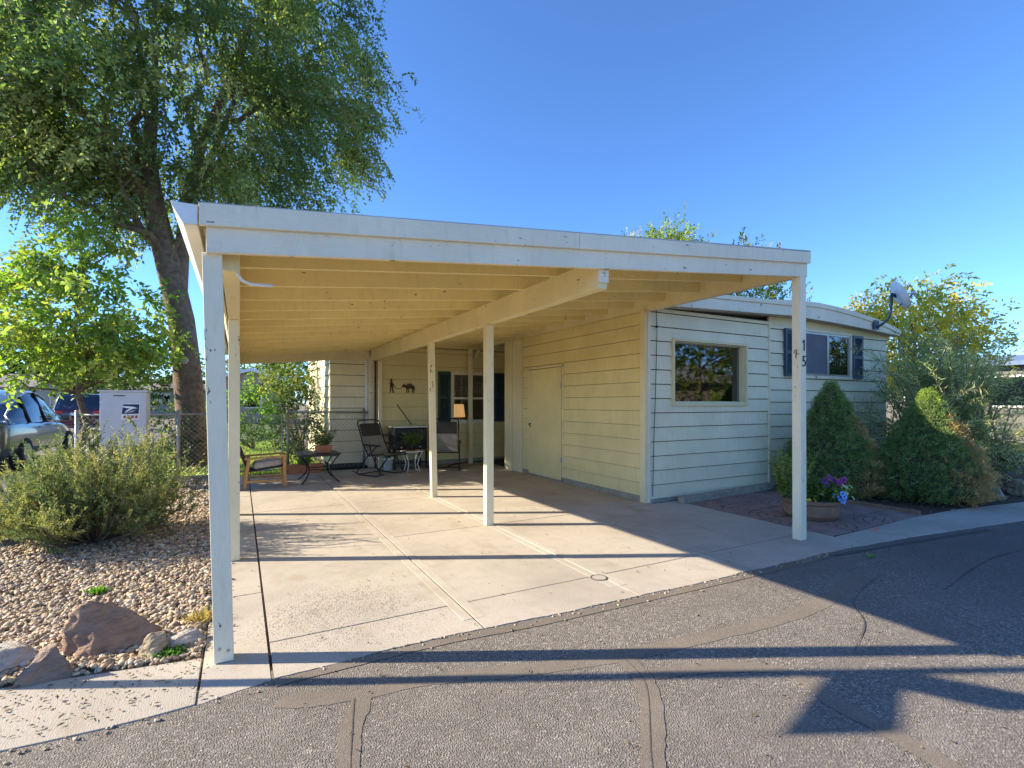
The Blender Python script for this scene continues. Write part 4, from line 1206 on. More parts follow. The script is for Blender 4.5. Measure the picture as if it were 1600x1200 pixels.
shrub('lilac_shrub', 'bright leafy shrub behind the chain link gate', (.35, 17.0, 1.2), (1.1, .7, 1.0), 70, [(.10, .18, .03), (.16, .25, .04), (.06, .11, .025)], .10, .06)
shrub('ivy_shrub', 'dense dark leafy shrub against the bay wall behind the fence', (1.18, 12.0, .85), (.46, .42, .95), 60, [(.03, .055, .018), (.05, .08, .022), (.10, .13, .04)], .06, .045)
shrub('hanging_branch_tree', 'leafy dark branches hanging beside the bay wall above the fence', (1.25, 13.6, 2.3), (.75, .7, .85), 60, [(.045, .075, .022), (.07, .105, .03), (.17, .18, .05)], .085, .05, 'tree')
shrub('hedge_shrub', 'dark green shrub behind the fence right of the parcel mailbox', (-1.55, 12.6, .7), (.55, .5, .7), 40, [(.03, .055, .02), (.05, .08, .025)], .07, .045)
shrub('low_shrub', 'dark low shrub under the narrow leaved shrub at right edge', (11.6, 4.4, .45), (1.3, .8, .5), 60, [(.03, .05, .02), (.045, .07, .025)], .07, .04)
n = 16000
P = np.stack([RNG.uniform(-2.2, 1.6, n), 11.0 + RNG.uniform(0, 1, n) ** 1.5 * 9, np.full(n, -.02)], 1); A = RNG.normal(size=(n, 3)) * .35 + [0, 0, 1]
stuff(tag(leaves('grass', P, A, RNG.uniform(.05, .11, n), .012, palette(n, [(.17, .27, .05), (.24, .32, .06), (.32, .33, .10)]), 'leaf', None), 'sunlit lawn grass behind the chain link fence', 'grass'))

# ------------------------------------------------------------------ chain link fence and gate
fence = thing('chain_link_fence', 'low chain link fence across the back of the gravel and lawn', 'fence', (0, 10.85, 0))
def mesh_panel(parent, x0, x1, z0, z1, y, name='wire_mesh', s=.062, r=.0022):
    m = MB(); H = z1 - z0; k = x0 - H
    while k < x1:
        for sgn in (1, -1):
            xa, xb = (k, k + H) if sgn == 1 else (k + H, k)
            za, zb = z0, z1
            a, b_ = (xa, za), (xb, zb)
            def clip(p, q_):
                (px, pz), (qx, qz) = p, q_
                for lim_, side in ((x0, 1), (x1, -1)):
                    if (px - lim_) * side < 0:
                        if (qx - lim_) * side <= 0: return None
                        f = (lim_ - px) / (qx - px); px, pz = lim_, pz + (qz - pz) * f
                    if (qx - lim_) * side < 0:
                        f = (lim_ - px) / (qx - px); qx, qz = lim_, pz + (qz - pz) * f
                return (px, pz), (qx, qz)
            c = clip(a, b_)
            if c and abs(c[0][0] - c[1][0]) > .004:
                yy = y + .0025 * sgn
                m.tube([(c[0][0], yy, c[0][1]), (c[1][0], yy, c[1][1])], r, 3, False)
        k += s * 1.414
    return m.build(name, 'galv', parent)
mesh_panel(fence, -2.4, -.05, .05, 1.18, 10.85)
mesh_panel(fence, .84, 2.4, .05, 1.18, 10.95)
for x, y in ((-2.4, 10.85), (-1.42, 10.85), (-.98, 10.85), (-.12, 10.86), (.84, 10.95), (2.33, 10.95)):
    MB().tube([(x, y, 0), (x, y, 1.24)], .028 if x != -1.42 else .02, 10).lathe((x, y, 1.24), [(.031, 0), (.028, .02), (.01, .035)], 10).build('post', 'galv', fence, True)
MB().tube([(-2.4, 10.85, 1.19), (-.12, 10.85, 1.19)], .019, 8).build('top_rail', 'galv', fence, True)
MB().tube([(.84, 10.95, 1.22), (2.4, 10.95, 1.19)], .019, 8).build('top_rail', 'galv', fence, True)
box('curb_board', 'timber', fence, -2.4, -.15, 10.78, 10.83, .0, .07)
gate = thing('chain_link_gate', 'chain link gate between the carport and the fence', 'gate', (.0, 10.88, .05))
MB().tube([(-.02, 10.9, .08), (-.02, 10.9, 1.14), (.73, 10.9, 1.14), (.73, 10.9, .08), (-.02, 10.9, .08)], .018, 8).build('frame', 'galv', gate, True)
mesh_panel(gate, 0, .71, .09, 1.13, 10.9)
MB().tube([(.73, 10.885, .75), (.82, 10.885, .75)], .012, 6).build('latch', 'galv', gate)
for z in (.3, .95): MB().tube([(-.10, 10.87, z), (-.02, 10.89, z)], .014, 6).build('hinge', 'galv', gate)

# ------------------------------------------------------------------ things on the carport floor
def tube_part(parent, name, pts, r, mat, n=7): return MB().tube(pts, r, n).build(name, mat, parent, True, world=False)
# low wooden armchair facing right
ch = thing('armchair', 'wooden framed armchair with grey cushion at the left carport posts', 'chair', (.03, 9.0, ZT))
for y in (0, .56):
    w_ = []
    MB().hexa([(.60, y, 0), (.65, y, 0), (.65, y + .04, 0), (.60, y + .04, 0), (.585, y, .50), (.63, y, .50), (.63, y + .04, .50), (.585, y + .04, .50)]).build('leg', 'wood', ch, bevel=.004, world=False)
    MB().hexa([(.0, y, 0), (.05, y, 0), (.05, y + .04, 0), (.0, y + .04, 0), (.07, y, .48), (.12, y, .48), (.12, y + .04, .48), (.07, y + .04, .48)]).build('leg', 'wood', ch, bevel=.004, world=False)
    MB().hexa([(.03, y - .01, .47), (.64, y - .01, .495), (.64, y + .05, .495), (.03, y + .05, .47), (.03, y - .01, .50), (.64, y - .01, .525), (.64, y + .05, .525), (.03, y + .05, .50)]).build('armrest', 'wood', ch, bevel=.006, world=False)
    MB().box(.05, .62, y + .005, y + .035, .10, .14).build('rail', 'wood', ch, bevel=.004, world=False)
MB().hexa([(.12, .06, .27), (.60, .06, .33), (.60, .54, .33), (.12, .54, .27), (.12, .06, .29), (.60, .06, .35), (.60, .54, .35), (.12, .54, .29)]).build('seat', 'blackcloth', ch, world=False)
MB().hexa([(.16, .07, .30), (.58, .07, .355), (.58, .53, .355), (.16, .53, .30), (.16, .07, .41), (.58, .07, .455), (.58, .53, .455), (.16, .53, .41)]).build('cushion', 'cushion', ch, bevel=.035, world=False)
MB().hexa([(.08, .05, .27), (.13, .05, .27), (.13, .55, .27), (.08, .55, .27), (-.12, .05, .76), (-.07, .05, .78), (-.07, .55, .78), (-.12, .55, .76)]).build('backrest', 'blackcloth', ch, bevel=.01, world=False)

# dark metal table with curved legs
tbl = thing('metal_table', 'dark square metal table with curved legs and a plant on it', 'table', (1.22, 9.45, ZT))
MB().box(-.33, .33, -.33, .33, .475, .50).build('table_top', 'black', tbl, bevel=.006, world=False)
MB().box(-.30, .30, -.30, .30, .455, .474).build('apron', 'black', tbl, world=False)
for sx in (-1, 1):
    for sy in (-1, 1):
        prof = [(.29, .455), (.25, .40), (.19, .30), (.17, .22), (.19, .13), (.25, .05), (.31, .0)]
        tube_part(tbl, 'leg', [(sx * r, sy * r, z) for r, z in prof], .012, 'black')
tube_part(tbl, 'stretcher', [(-.17, -.17, .22), (.17, -.17, .22), (.17, .17, .22), (-.17, .17, .22), (-.17, -.17, .22)], .008, 'black')
def potted(name, label, c, r, h, mat, cols, n, ph, sq=False, lean=.6, L=.05, W=.012):
    root = thing(name, label, 'potted plant', c)
    m = MB()
    if sq: m.hexa([(c[0] - r[0] * .85, c[1] - r[1] * .85, c[2]), (c[0] + r[0] * .85, c[1] - r[1] * .85, c[2]), (c[0] + r[0] * .85, c[1] + r[1] * .85, c[2]), (c[0] - r[0] * .85, c[1] + r[1] * .85, c[2]),
                   (c[0] - r[0], c[1] - r[1], c[2] + h), (c[0] + r[0], c[1] - r[1], c[2] + h), (c[0] + r[0], c[1] + r[1], c[2] + h), (c[0] - r[0], c[1] + r[1], c[2] + h)])
    else: m.lathe(c, [(r[0] * .7, 0), (r[0] * .92, h * .8), (r[0] * 1.03, h * .8), (r[0] * 1.03, h), (r[0] * .9, h), (r[0] * .88, h * .9)], 20)
    m.build('pot', mat, root, bevel=.004 if sq else 0)
    sprigs(root, (c[0], c[1], c[2] + h * .9), min(r) * .8, n, ph, lean, L, W, cols, 14)
    return root
potted('potted_plant', 'bushy green plant in a terracotta trough on the metal table', (1.30, 9.42, ZT + .50), (.14, .09), .13, 'terra', [(.05, .085, .025), (.08, .12, .035), (.11, .15, .05)], 60, .30, True)
potted('planter_trough', 'long terracotta trough of grassy plants by the fence', (1.12, 10.62, ZT), (.34, .12), .17, 'terra', [(.15, .22, .04), (.22, .26, .06)], 50, .22, True, .3)

def recliner(label, loc, rz):
    r = thing('recliner_chair', label, 'chair', loc, rz, group='folding rocker chairs at the back of the carport')
    w = .27
    for s_ in (-1, 1):
        x = s_ * w
        tube_part(r, 'back_tube', [(x, .0, .38), (x, .16, .62), (x, .30, .98), (x * .93, .32, 1.03)], .013, 'black')
        tube_part(r, 'seat_tube', [(x, -.46, .40), (x, -.40, .43), (x, .0, .38)], .013, 'black')
        tube_part(r, 'leg', [(x * 1.06, -.36, .04), (x * 1.06, -.12, .40), (x * 1.06, -.05, .57)], .012, 'black')
        tube_part(r, 'leg', [(x * 1.06, .32, .04), (x * 1.06, .02, .36), (x * 1.06, -.25, .57)], .012, 'black')
        tube_part(r, 'rocker', [(x * 1.06, -.44, .07), (x * 1.06, -.25, .02), (x * 1.06, .0, .012), (x * 1.06, .25, .02), (x * 1.06, .44, .07)], .012, 'black')
        MB().box(x * 1.06 - .03, x * 1.06 + .03, -.33, .13, .57, .60).build('armrest', 'black', r, bevel=.01, world=False)
        lc = MB()
        for k in range(9):
            f = k / 9; lc.tube([(x, .05 + .25 * f, .47 + .5 * f), (x * .84, .06 + .25 * f, .49 + .5 * f)], .006, 5)
        lc.build('lacing', 'blackcloth', r, world=False)
    tube_part(r, 'top_tube', [(-w * .93, .32, 1.03), (-w * .5, .325, 1.045), (w * .5, .325, 1.045), (w * .93, .32, 1.03)], .013, 'black')
    tube_part(r, 'crossbar', [(-w, -.46, .40), (w, -.46, .40)], .011, 'black'); tube_part(r, 'crossbar', [(-w * 1.06, .25, .02), (w * 1.06, .25, .02)], .010, 'black')
    ww = w * .86
    V = [(-.43, .425), (-.2, .375), (.02, .40), (.13, .58), (.22, .78)]
    m = MB()
    for (y0, z0), (y1, z1) in zip(V, V[1:]): m.hexa([(-ww, y0, z0 - .008), (ww, y0, z0 - .008), (ww, y1, z1 - .008), (-ww, y1, z1 - .008), (-ww, y0, z0), (ww, y0, z0), (ww, y1, z1), (-ww, y1, z1)])
    m.build('sling', 'greycloth', r, world=False)
    MB().hexa([(-ww, .19, .74), (ww, .19, .74), (ww, .23, .72), (-ww, .23, .72), (-ww, .275, .98), (ww, .275, .98), (ww, .315, .97), (-ww, .315, .97)]).build('head_pillow', 'blackcloth', r, bevel=.015, world=False)
    return r
recliner('black framed folding rocker left of the griddle', (2.36, 9.72, ZT), math.radians(28))
recliner('black framed folding rocker right of the griddle behind the middle post', (3.72, 9.75, ZT), math.radians(-22))
# griddle
gr = thing('griddle', 'black outdoor griddle on a stand against the back wall', 'grill', (3.12, 10.4, ZT))
MB().box(-.35, .36, -.22, .24, .40, .86).build('hood', 'black', gr, bevel=.03, world=False)
MB().box(-.37, .38, -.235, .25, .86, .895).build('top_rim', 'alu', gr, bevel=.006, world=False)
MB().box(-.66, -.372, -.18, .2, .70, .73).build('side_shelf', 'black', gr, bevel=.006, world=False)
for x in (-.33, .34):
    for y in (-.2, .22): MB().box(x - .02, x + .02, y - .02, y + .02, 0, .40).build('leg', 'black', gr, world=False)
MB().box(-.33, .34, -.2, .22, .12, .14).build('lower_shelf', 'black', gr, world=False)
for k in range(3): MB().lathe((-.2 + k * .2, 0, 0), [(.001, 0)] * 2, 3)
for k in range(3): tube_part(gr, 'knob', [(-.2 + k * .2, -.22, .46), (-.2 + k * .2, -.25, .46)], .022, 'alu', 10)
stick = tag(MB().tube([(2.93, 10.52, 1.36), (2.94, 10.5, 1.33), (3.22, 10.46, .93)], .011, 6).build('walking_stick', 'black'), 'thin dark stick leaning up from the griddle top', 'stick')
# white side table with a plant
st_ = thing('side_table', 'small white side table with bent wire legs before the griddle', 'table', (3.02, 9.78, ZT))
MB().box(-.19, .19, -.17, .17, .40, .42).build('table_top', 'metal_white', st_, bevel=.006, world=False)
for sx in (-1, 1):
    for sy in (-1, 1): tube_part(st_, 'leg', [(sx * .16, sy * .14, .40), (sx * .12, sy * .11, .28), (sx * .09, sy * .09, .17), (sx * .13, sy * .12, .0)], .009, 'metal_white')
tray = tag(MB().box(2.90, 3.14, 9.68, 9.88, ZT + .421, ZT + .435).build('tray', 'wood', bevel=.004), 'flat brown tray under the black flower pot', 'tray')
potted('potted_plant', 'leafy plant in a black pot on the white side table', (3.02, 9.78, ZT + .436), (.10, .10), .11, 'black', [(.08, .13, .03), (.12, .18, .04), (.06, .1, .025)], 46, .27, False, .9, .07, .02)
bk = thing('bucket', 'white plastic bucket behind the left rocker chair', 'bucket', (2.68, 10.3, ZT))
MB().lathe((2.68, 10.3, ZT), [(.095, 0), (.115, .22), (.122, .22), (.122, .235), (.11, .235), (.09, .02)], 20).build('shell', 'metal_white', bk, True)
MB().tube([(2.565, 10.3, ZT + .2), (2.60, 10.22, ZT + .12), (2.68, 10.19, ZT + .09), (2.76, 10.22, ZT + .12), (2.795, 10.3, ZT + .2)], .004, 5).build('handle', 'galv', bk)
hose = tag(MB().tube([(3.95, 10.2, .03), (4.2, 10.45, .03), (4.6, 10.62, .03), (5.2, 10.66, .03), (6.0, 10.6, .03)], .012, 6).build('power_cord', 'black', None, True), 'black cord lying along the foot of the back wall', 'cord')
# metal silhouette on the wall: walker leading a pack animal
art = thing('wall_art', 'rusty metal silhouette of a walker leading a pack animal', 'wall art', (3.05, 10.715, 1.75))
def cut(name, polys, dx, dz, s):
    m = MB()
    for pl_ in polys: m.prism([(dx + x * s, dz + z_ * s) for x, z_ in pl_], 'y', 10.708, 10.718)
    return m.build(name, 'rust', art)
cut('walker', [[(-.5, 3.0), (.5, 3.05), (.1, 3.2), (.05, 3.45), (-.2, 3.45), (-.25, 3.15)], [(-.25, 3.0), (.1, 3.0), (.12, 2.6), (-.2, 2.6)], [(-.35, 2.55), (.3, 2.6), (.4, 1.5), (-.3, 1.5)],
                [(-.3, 1.5), (.0, 1.5), (-.25, .1), (-.5, .0), (-.45, .12)], [(.05, 1.5), (.4, 1.5), (.55, .15), (.75, .0), (.3, .0)], [(.25, 2.4), (.45, 2.2), (.75, 1.7), (.62, 1.62), (.3, 2.05)]], 2.86, 1.61, .088)
cut('lead_rope', [[(.66, 1.66), (1.3, 1.05), (2.1, 1.0), (2.9, 1.55), (2.9, 1.45), (2.1, .9), (1.3, .95), (.62, 1.56)]], 2.86, 1.61, .088)
cut('pack_animal', [[(2.6, 1.5), (2.7, 1.95), (3.1, 2.15), (3.15, 2.5), (3.25, 2.15), (3.5, 1.9), (5.4, 1.95), (5.7, 1.7), (5.65, 1.1), (3.6, 1.05), (3.3, 1.45), (2.8, 1.3)],
                     [(3.7, 1.1), (4.0, 1.1), (3.9, .0), (3.7, .0)], [(4.1, 1.1), (4.3, 1.1), (4.45, .05), (4.3, .0)], [(5.1, 1.1), (5.4, 1.15), (5.3, .0), (5.1, .0)], [(5.45, 1.15), (5.66, 1.2), (5.75, .05), (5.6, .0)], [(5.66, 1.75), (5.9, 1.2), (5.82, .8), (5.72, 1.2)]], 2.86, 1.61, .088)
cut('pack_load', [[(3.75, 1.96), (4.0, 2.3), (4.4, 2.2), (4.7, 2.4), (5.1, 2.2), (5.2, 1.98)]], 2.86, 1.61, .088)

# ------------------------------------------------------------------ street side: mailbox, cars, sign, far homes
cbu = thing('parcel_mailbox', 'grey white cluster mailbox cabinet with postal emblem behind the bush', 'mailbox', (-1.62, 10.1, 0))
M['cbu'] = simple('mailbox_grey', (.56, .57, .60), .45, 0, .05)
bx = MB().box(-1.92, -1.33, 9.92, 10.36, .72, 1.57).build('cabinet', 'cbu', cbu, bevel=.012)
MB().box(-1.945, -1.305, 9.90, 10.38, 1.568, 1.595).build('lid', 'cbu', cbu, bevel=.006)
MB().box(-1.72, -1.52, 10.05, 10.25, .05, .72).build('pedestal', 'cbu', cbu, bevel=.01)
MB().box(-1.80, -1.44, 9.97, 10.33, 0, .05).build('base', 'cbu', cbu)
MB().box(-1.75, -1.60, 9.916, 9.9195, 1.50, 1.515).build('slot', 'dark', bx)
M['navy'] = simple('emblem_navy', (.012, .025, .10), .5); M['emwhite'] = simple('emblem_white', (.8, .8, .8), .5); M['emred'] = simple('emblem_red', (.42, .09, .07), .5)
def flat(name, mat, pts, d): return MB().prism(pts, 'y', 9.9195 - d, 9.9195).build(name, mat, bx)
flat('emblem_plate', 'emwhite', [(-1.655, 1.13), (-1.425, 1.13), (-1.405, 1.385), (-1.635, 1.385)], .002)
flat('emblem_field', 'navy', [(-1.643, 1.22), (-1.428, 1.22), (-1.415, 1.373), (-1.628, 1.373)], .004)
flat('emblem_bird', 'emwhite', [(-1.628, 1.345), (-1.50, 1.335), (-1.44, 1.31), (-1.50, 1.30), (-1.61, 1.235), (-1.585, 1.275), (-1.54, 1.305), (-1.63, 1.325)], .006)
flat('emblem_tail', 'emwhite', [(-1.61, 1.232), (-1.48, 1.275), (-1.44, 1.305), (-1.50, 1.255)], .0055)
for k in range(4): flat('emblem_letter', 'emred', [(-1.625 + k * .05, 1.15), (-1.59 + k * .05, 1.15), (-1.588 + k * .05, 1.195), (-1.622 + k * .05, 1.195)], .004)

def carpaint(name, c, metal=.5):
    m, t, b = nt(name); b.inputs['Base Color'].default_value = (*c, 1); b.inputs['Metallic'].default_value = metal
    b.inputs['Roughness'].default_value = .22; b.inputs['Coat Weight'].default_value = 1; b.inputs['Coat Roughness'].default_value = .03
    return m
M['paint_grey'] = carpaint('car_paint_grey', (.16, .17, .175)); M['paint_red'] = carpaint('car_paint_red', (.10, .012, .018), .3)
M['taillight'] = simple('taillight', (.45, .03, .03), .15); M['rim'] = simple('rim', (.35, .35, .36), .3, .9)
def car(label, loc, mat, L, W, H, boxy=False):
    """+Y is forward; sections lofted from tail to nose"""
    r = thing('parked_car', label, 'car', loc, 0, 'cars parked on the side street')
    hw = W / 2; belt = H * .60
    if boxy: ys = [0, .04, .12, .3, L * .3, L * .62, L * .72, L * .9, L * .97, L]; top = [belt * .7, belt, belt * 1.0, belt * 1.01, belt, belt * .98, belt * .96, belt * .90, belt * .78, belt * .5]
    else: ys = [0, .06, .2, .5, L * .3, L * .62, L * .72, L * .88, L * .96, L]; top = [belt * .78, belt * 1.03, belt * 1.06, belt * 1.04, belt, belt * .97, belt * .93, belt * .82, belt * .70, belt * .48]
    wd = [.80, .90, .95, .98, 1, 1, .99, .95, .85, .66]
    m = MB(); NS = 11
    for y, zt, w in zip(ys, top, wd):
        a = hw * w
        sec = [(-a * .86, .24), (-a * .97, .36), (-a, .62), (-a * .97, zt - .05), (-a * .88, zt), (0, zt + .025), (a * .88, zt), (a * .97, zt - .05), (a, .62), (a * .97, .36), (a * .86, .24)]
        m.v += [(x, y, z) for x, z in sec]
    for i in range(len(ys) - 1):
        for k in range(NS - 1): m.f.append((i * NS + k, i * NS + k + 1, (i + 1) * NS + k + 1, (i + 1) * NS + k))
        m.f.append((i * NS + NS - 1, i * NS, (i + 1) * NS, (i + 1) * NS + NS - 1))
    m.f.append(tuple(range(NS))); m.f.append(tuple(range((len(ys) - 1) * NS, len(ys) * NS))[::-1])
    bd = m.build('body', mat, r, True, world=False)
    bd.modifiers.new('sub', 'SUBSURF').levels = 2; bd.modifiers['sub'].render_levels = 2
    # glasshouse
    if boxy:
        g = [(.10, belt, .82), (.30, H - .16, .76), (.45, H - .05, .74), (L * .22, H - .01, .75), (L * .34, H, .75), (L * .46, H - .01, .75), (L * .54, H - .06, .74), (L * .60, H - .16, .74), (L * .70, belt + .12, .80), (L * .755, belt * .97, .85)]
    else:
        g = [(.22, belt * 1.03, .78), (.50, belt + .17, .74), (.85, belt + .36, .71), (L * .27, H - .12, .70), (L * .36, H - .02, .70), (L * .45, H, .70), (L * .53, H - .04, .70), (L * .60, H - .14, .71), (L * .69, belt + .20, .76), (L * .76, belt * .95, .84)]
    m = MB()
    for y, zt, w in g:
        zb = belt - .03; zm = zb + (zt - zb) * .55
        m.v += [(-hw * .93, y, zb), (-hw * (.93 + (w - .93) * .45), y, zm), (-hw * w, y, zt - .03 * (zt > belt + .1)), (-hw * w * .8, y, zt), (0, y, zt + .02), (hw * w * .8, y, zt), (hw * w, y, zt - .03 * (zt > belt + .1)), (hw * (.93 + (w - .93) * .45), y, zm), (hw * .93, y, zb)]
    for i in range(len(g) - 1):
        for k in range(8): m.f.append((i * 9 + k, i * 9 + k + 1, i * 9 + 10 + k, i * 9 + 9 + k))
    m.build('windows', 'glass_dark', r, True, world=False)
    m = MB(); rl = g[2:8]
    for y, zt, w in rl:
        a = hw * w
        m.v += [(-a * 1.015, y, zt - .045), (-a * .97, y, zt - .005), (-a * .8, y, zt + .008), (0, y, zt + .028), (a * .8, y, zt + .008), (a * .97, y, zt - .005), (a * 1.015, y, zt - .045)]
    for i in range(len(rl) - 1):
        for k in range(6): m.f.append((i * 7 + k, i * 7 + k + 1, i * 7 + 8 + k, i * 7 + 7 + k))
    m.build('roof', mat, r, True, world=False)
    for s_ in (-1, 1):
        arch = [(s_ * (hw * w + .006), y, zt) for y, zt, w in g]
        MB().tube([(s_ * hw * .94, g[0][0], belt)] + [(x_, y_, z_ - .03) for x_, y_, z_ in arch[1:-1]] + [(s_ * hw * .93, g[-1][0], belt - .02)], .016, 6).build('window_trim', 'alu', r, True, world=False)
        yb = L * .46; MB().tube([(s_ * hw * .945, yb, belt - .02), (s_ * hw * .72, yb - .05, H - .04)], .03, 6).build('pillar', 'black', r, world=False)
        yb = L * .25; MB().tube([(s_ * hw * .945, yb, belt - .02), (s_ * hw * .735, yb + .08, H - .14)], .024, 6).build('pillar', 'black', r, world=False)
        MB().tube([(s_ * hw * 1.0, L * .33, belt - .13), (s_ * hw * 1.012, L * .36, belt - .13), (s_ * hw * 1.0, L * .39, belt - .13)], .012, 6).build('door_handle', mat, r, world=False)
        MB().box(s_ * hw * .68 - .13, s_ * hw * .68 + .13, -.015, .12, belt * .82, belt * .95).build('taillight', 'taillight', r, bevel=.03, world=False)
        MB().box(s_ * (hw + .09) - .09, s_ * (hw + .09) + .09, L * .64, L * .67, belt - .02, belt + .12).build('mirror', mat, r, bevel=.03, world=False)
        for y in (L * .18, L * .81):
            wh = MB(); wh.tube([(s_ * (hw - .21), y, .33), (s_ * (hw + .005), y, .33)], .34, 24)
            wo = wh.build('wheel', 'rubber', r, bevel=.03, world=False)
            MB().tube([(s_ * (hw + .004), y, .33), (s_ * (hw + .014), y, .33)], [.22, .20], 16).build('rim', 'rim', wo, world=False)
    MB().box(-hw * .84, hw * .84, -.05, .1, .38, .52).build('bumper', mat, r, bevel=.04, world=False)
    MB().box(-.26, .26, -.03, .0, belt * .74, belt * .86).build('number_plate', 'emwhite', r, world=False)
    return r
car('dark grey car with chrome window line parked at the left picture edge', (-4.86, 13.2, .0), 'paint_grey', 4.75, 1.92, 1.66)
car('dark red sport utility vehicle parked beyond the grey car', (-6.5, 29.6, .0), 'paint_red', 4.7, 1.95, 1.82, True)

# street name sign just outside the picture on the left; only its long shadow is seen
sp_ = thing('street_sign', 'street sign post whose shadow crosses the road in front', 'street sign', (-1.66, 3.66, .03))
MB().tube([(-1.66, 3.66, 0), (-1.66, 3.66, 3.3)], .036, 10).build('pole', 'galv', sp_, True)
def blade(dx, dy, L0, L1, z0, z1):
    nx, ny = -dy * .006, dx * .006
    return MB().hexa([(-1.66 + dx * L0 - nx, 3.66 + dy * L0 - ny, z0 + .06), (-1.66 + dx * L1 - nx, 3.66 + dy * L1 - ny, z0), (-1.66 + dx * L1 + nx, 3.66 + dy * L1 + ny, z0), (-1.66 + dx * L0 + nx, 3.66 + dy * L0 + ny, z0 + .06),
                      (-1.66 + dx * L0 - nx, 3.66 + dy * L0 - ny, z1), (-1.66 + dx * L1 - nx, 3.66 + dy * L1 - ny, z1), (-1.66 + dx * L1 + nx, 3.66 + dy * L1 + ny, z1), (-1.66 + dx * L0 + nx, 3.66 + dy * L0 + ny, z1)]).build('sign_blade', 'galv', sp_)
blade(-.92, -.38, .0, .62, 2.42, 2.68)
blade(.60, -.80, .0, .75, 2.42, 2.68)

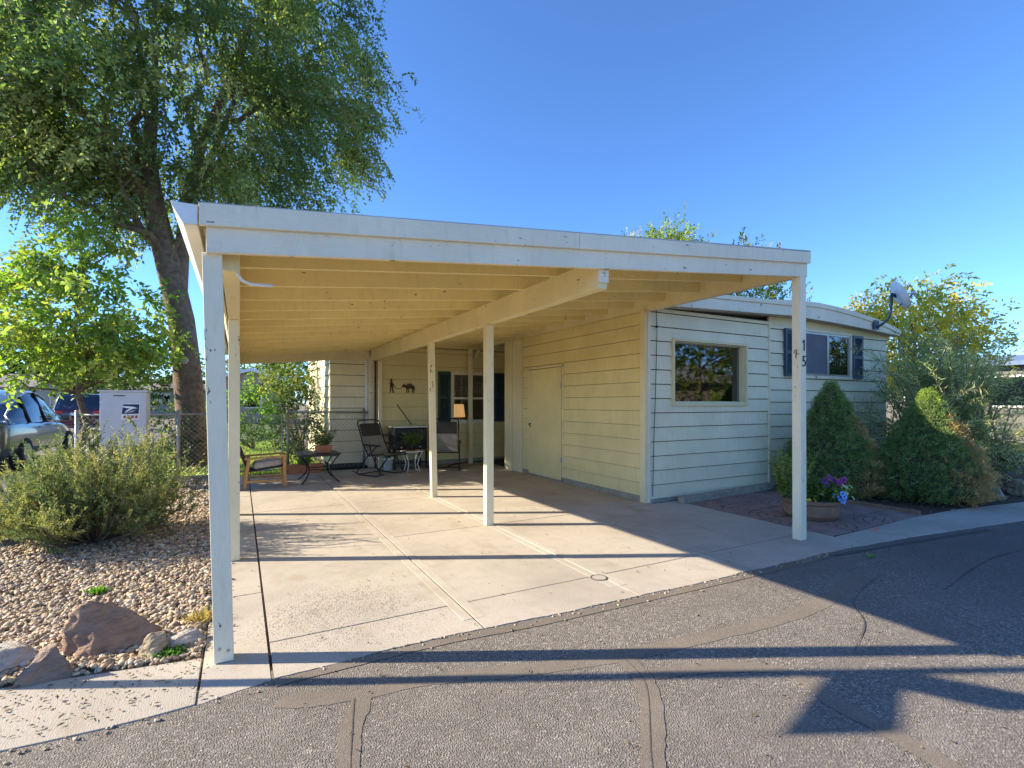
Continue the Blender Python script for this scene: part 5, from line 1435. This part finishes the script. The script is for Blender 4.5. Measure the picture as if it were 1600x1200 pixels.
def house(name, label, x0, x1, y0, y1, ze, zr, wall, roofc, axis='y', wins=()):
    r = thing(name, label, 'house', ((x0 + x1) / 2, (y0 + y1) / 2, 0))
    wm = simple(name + '_wall', wall, .8, 0, .06, 2); rm = simple(name + '_roof', roofc, .85, 0, .15, 3)
    xm, ym = (x0 + x1) / 2, (y0 + y1) / 2
    if axis == 'y':
        MB().prism([(x0, 0), (x1, 0), (x1, ze), (xm, zr), (x0, ze)], 'y', y0, y1).build('wall', wm, r)
        o = .35
        for s_ in (-1, 1):
            xe = xm + s_ * ((x1 - x0) / 2 + o); k = (zr - ze) / ((x1 - x0) / 2); zz = zr - k * ((x1 - x0) / 2 + o)
            MB().hexa([(xm, y0 - o, zr + .01), (xe, y0 - o, zz + .01), (xe, y1 + o, zz + .01), (xm, y1 + o, zr + .01), (xm, y0 - o, zr + .16), (xe, y0 - o, zz + .16), (xe, y1 + o, zz + .16), (xm, y1 + o, zr + .16)]).build('roof', rm, r)
            MB().hexa([(xm, y0 - o - .03, zr - .06), (xe, y0 - o - .03, zz - .06), (xe, y0 - o, zz - .06), (xm, y0 - o, zr - .06), (xm, y0 - o - .03, zr + .15), (xe, y0 - o - .03, zz + .15), (xe, y0 - o, zz + .15), (xm, y0 - o, zr + .15)]).build('barge_board', 'metal_white', r)
    else:
        MB().prism([(y0, 0), (y1, 0), (y1, ze), (ym, zr), (y0, ze)], 'x', x0, x1).build('wall', wm, r)
        o = .4
        for s_ in (-1, 1):
            ye = ym + s_ * ((y1 - y0) / 2 + o); k = (zr - ze) / ((y1 - y0) / 2); zz = zr - k * ((y1 - y0) / 2 + o)
            MB().hexa([(x0 - o, ym, zr + .01), (x1 + o, ym, zr + .01), (x1 + o, ye, zz + .01), (x0 - o, ye, zz + .01), (x0 - o, ym, zr + .16), (x1 + o, ym, zr + .16), (x1 + o, ye, zz + .16), (x0 - o, ye, zz + .16)]).build('roof', rm, r)
    for fx, a0, a1, z0, z1 in wins:          # windows: face, extent along the wall, heights
        if fx == 'S': q = (a0, a1, y0 - .05, y0 - .001); w = box('window', 'metal_white', r, a0 - .08, a1 + .08, y0 - .04, y0 - .0005, z0 - .08, z1 + .08); box('pane', 'glass_dark', w, a0, a1, y0 - .055, y0 - .041, z0, z1)
        elif fx == 'W': w = box('window', 'metal_white', r, x0 - .04, x0 - .0005, a0 - .08, a1 + .08, z0 - .08, z1 + .08); box('pane', 'glass_dark', w, x0 - .055, x0 - .041, a0, a1, z0, z1)
    return r
house('gabled_house', 'pale house with small white trimmed gable far left', -17.6, -13.9, 66, 76, 3.0, 4.2, (.42, .40, .36), (.25, .22, .19), 'y', [('S', -16.6, -14.9, 1.1, 2.4)])
house('ranch_house', 'long low roofed house beside the white trimmed gable', -42, -17.2, 67.5, 77, 2.9, 4.3, (.45, .42, .37), (.27, .235, .20), 'x', [('S', -22, -20.4, 1.0, 2.3)])
house('low_house', 'grey house with dark windows behind the red vehicle', -13.2, -1.5, 64, 72, 2.7, 3.9, (.50, .50, .50), (.25, .22, .20), 'x', [('S', -12, -10, 1.2, 2.4), ('S', -8, -6.5, 1.2, 2.4)])
house('pink_house', 'pinkish brown home with white gable trim beyond the lawn', -1.5, 2.75, 38, 50, 2.95, 3.55, (.40, .285, .235), (.30, .27, .24), 'y', [('S', .3, 1.2, 1.1, 2.2)])
nh = house('neighbour_home', 'grey neighbouring mobile home with blue metal roof at right edge', 24, 28, -4, 18, 2.75, 3.05, (.13, .128, .12), (.14, .21, .34), 'y', [('W', 6.2, 8.2, 1.3, 2.3), ('W', 9.2, 10.4, 1.3, 2.3), ('W', 3.0, 4.6, 1.3, 2.3)])
# across the road to the right: seen only in the window glass
house('tan_house', 'tan house with white eave mirrored in the front window', 15.5, 26, -16, -9, 2.6, 3.7, (.34, .27, .21), (.35, .33, .30), 'x', [])
broad_tree('street_tree', 'tree across the road mirrored in the blind covered window', (16.6, -3.8), 3, (16.6, -3.8, 3.7), (2.9, 2.0, 2.3), 110, DG, .16, .09, 10, .4, .7, .1)

broad_tree('street_tree', 'leafy tree mirrored in the shuttered window', (22.5, -2.6), 3, (22.5, -2.6, 3.4), (2.2, 1.8, 2.2), 90, DG, .16, .09, 10, .4, .7, .1)

for o in bpy.data.objects:
    if o.type == 'MESH' and o.name.split('.')[0] in ('twigs', 'stems', 'branches', 'flowers', 'flower_eyes', 'foliage', 'crown', 'wire_mesh', 'lacing'):
        o['kind'] = 'stuff'
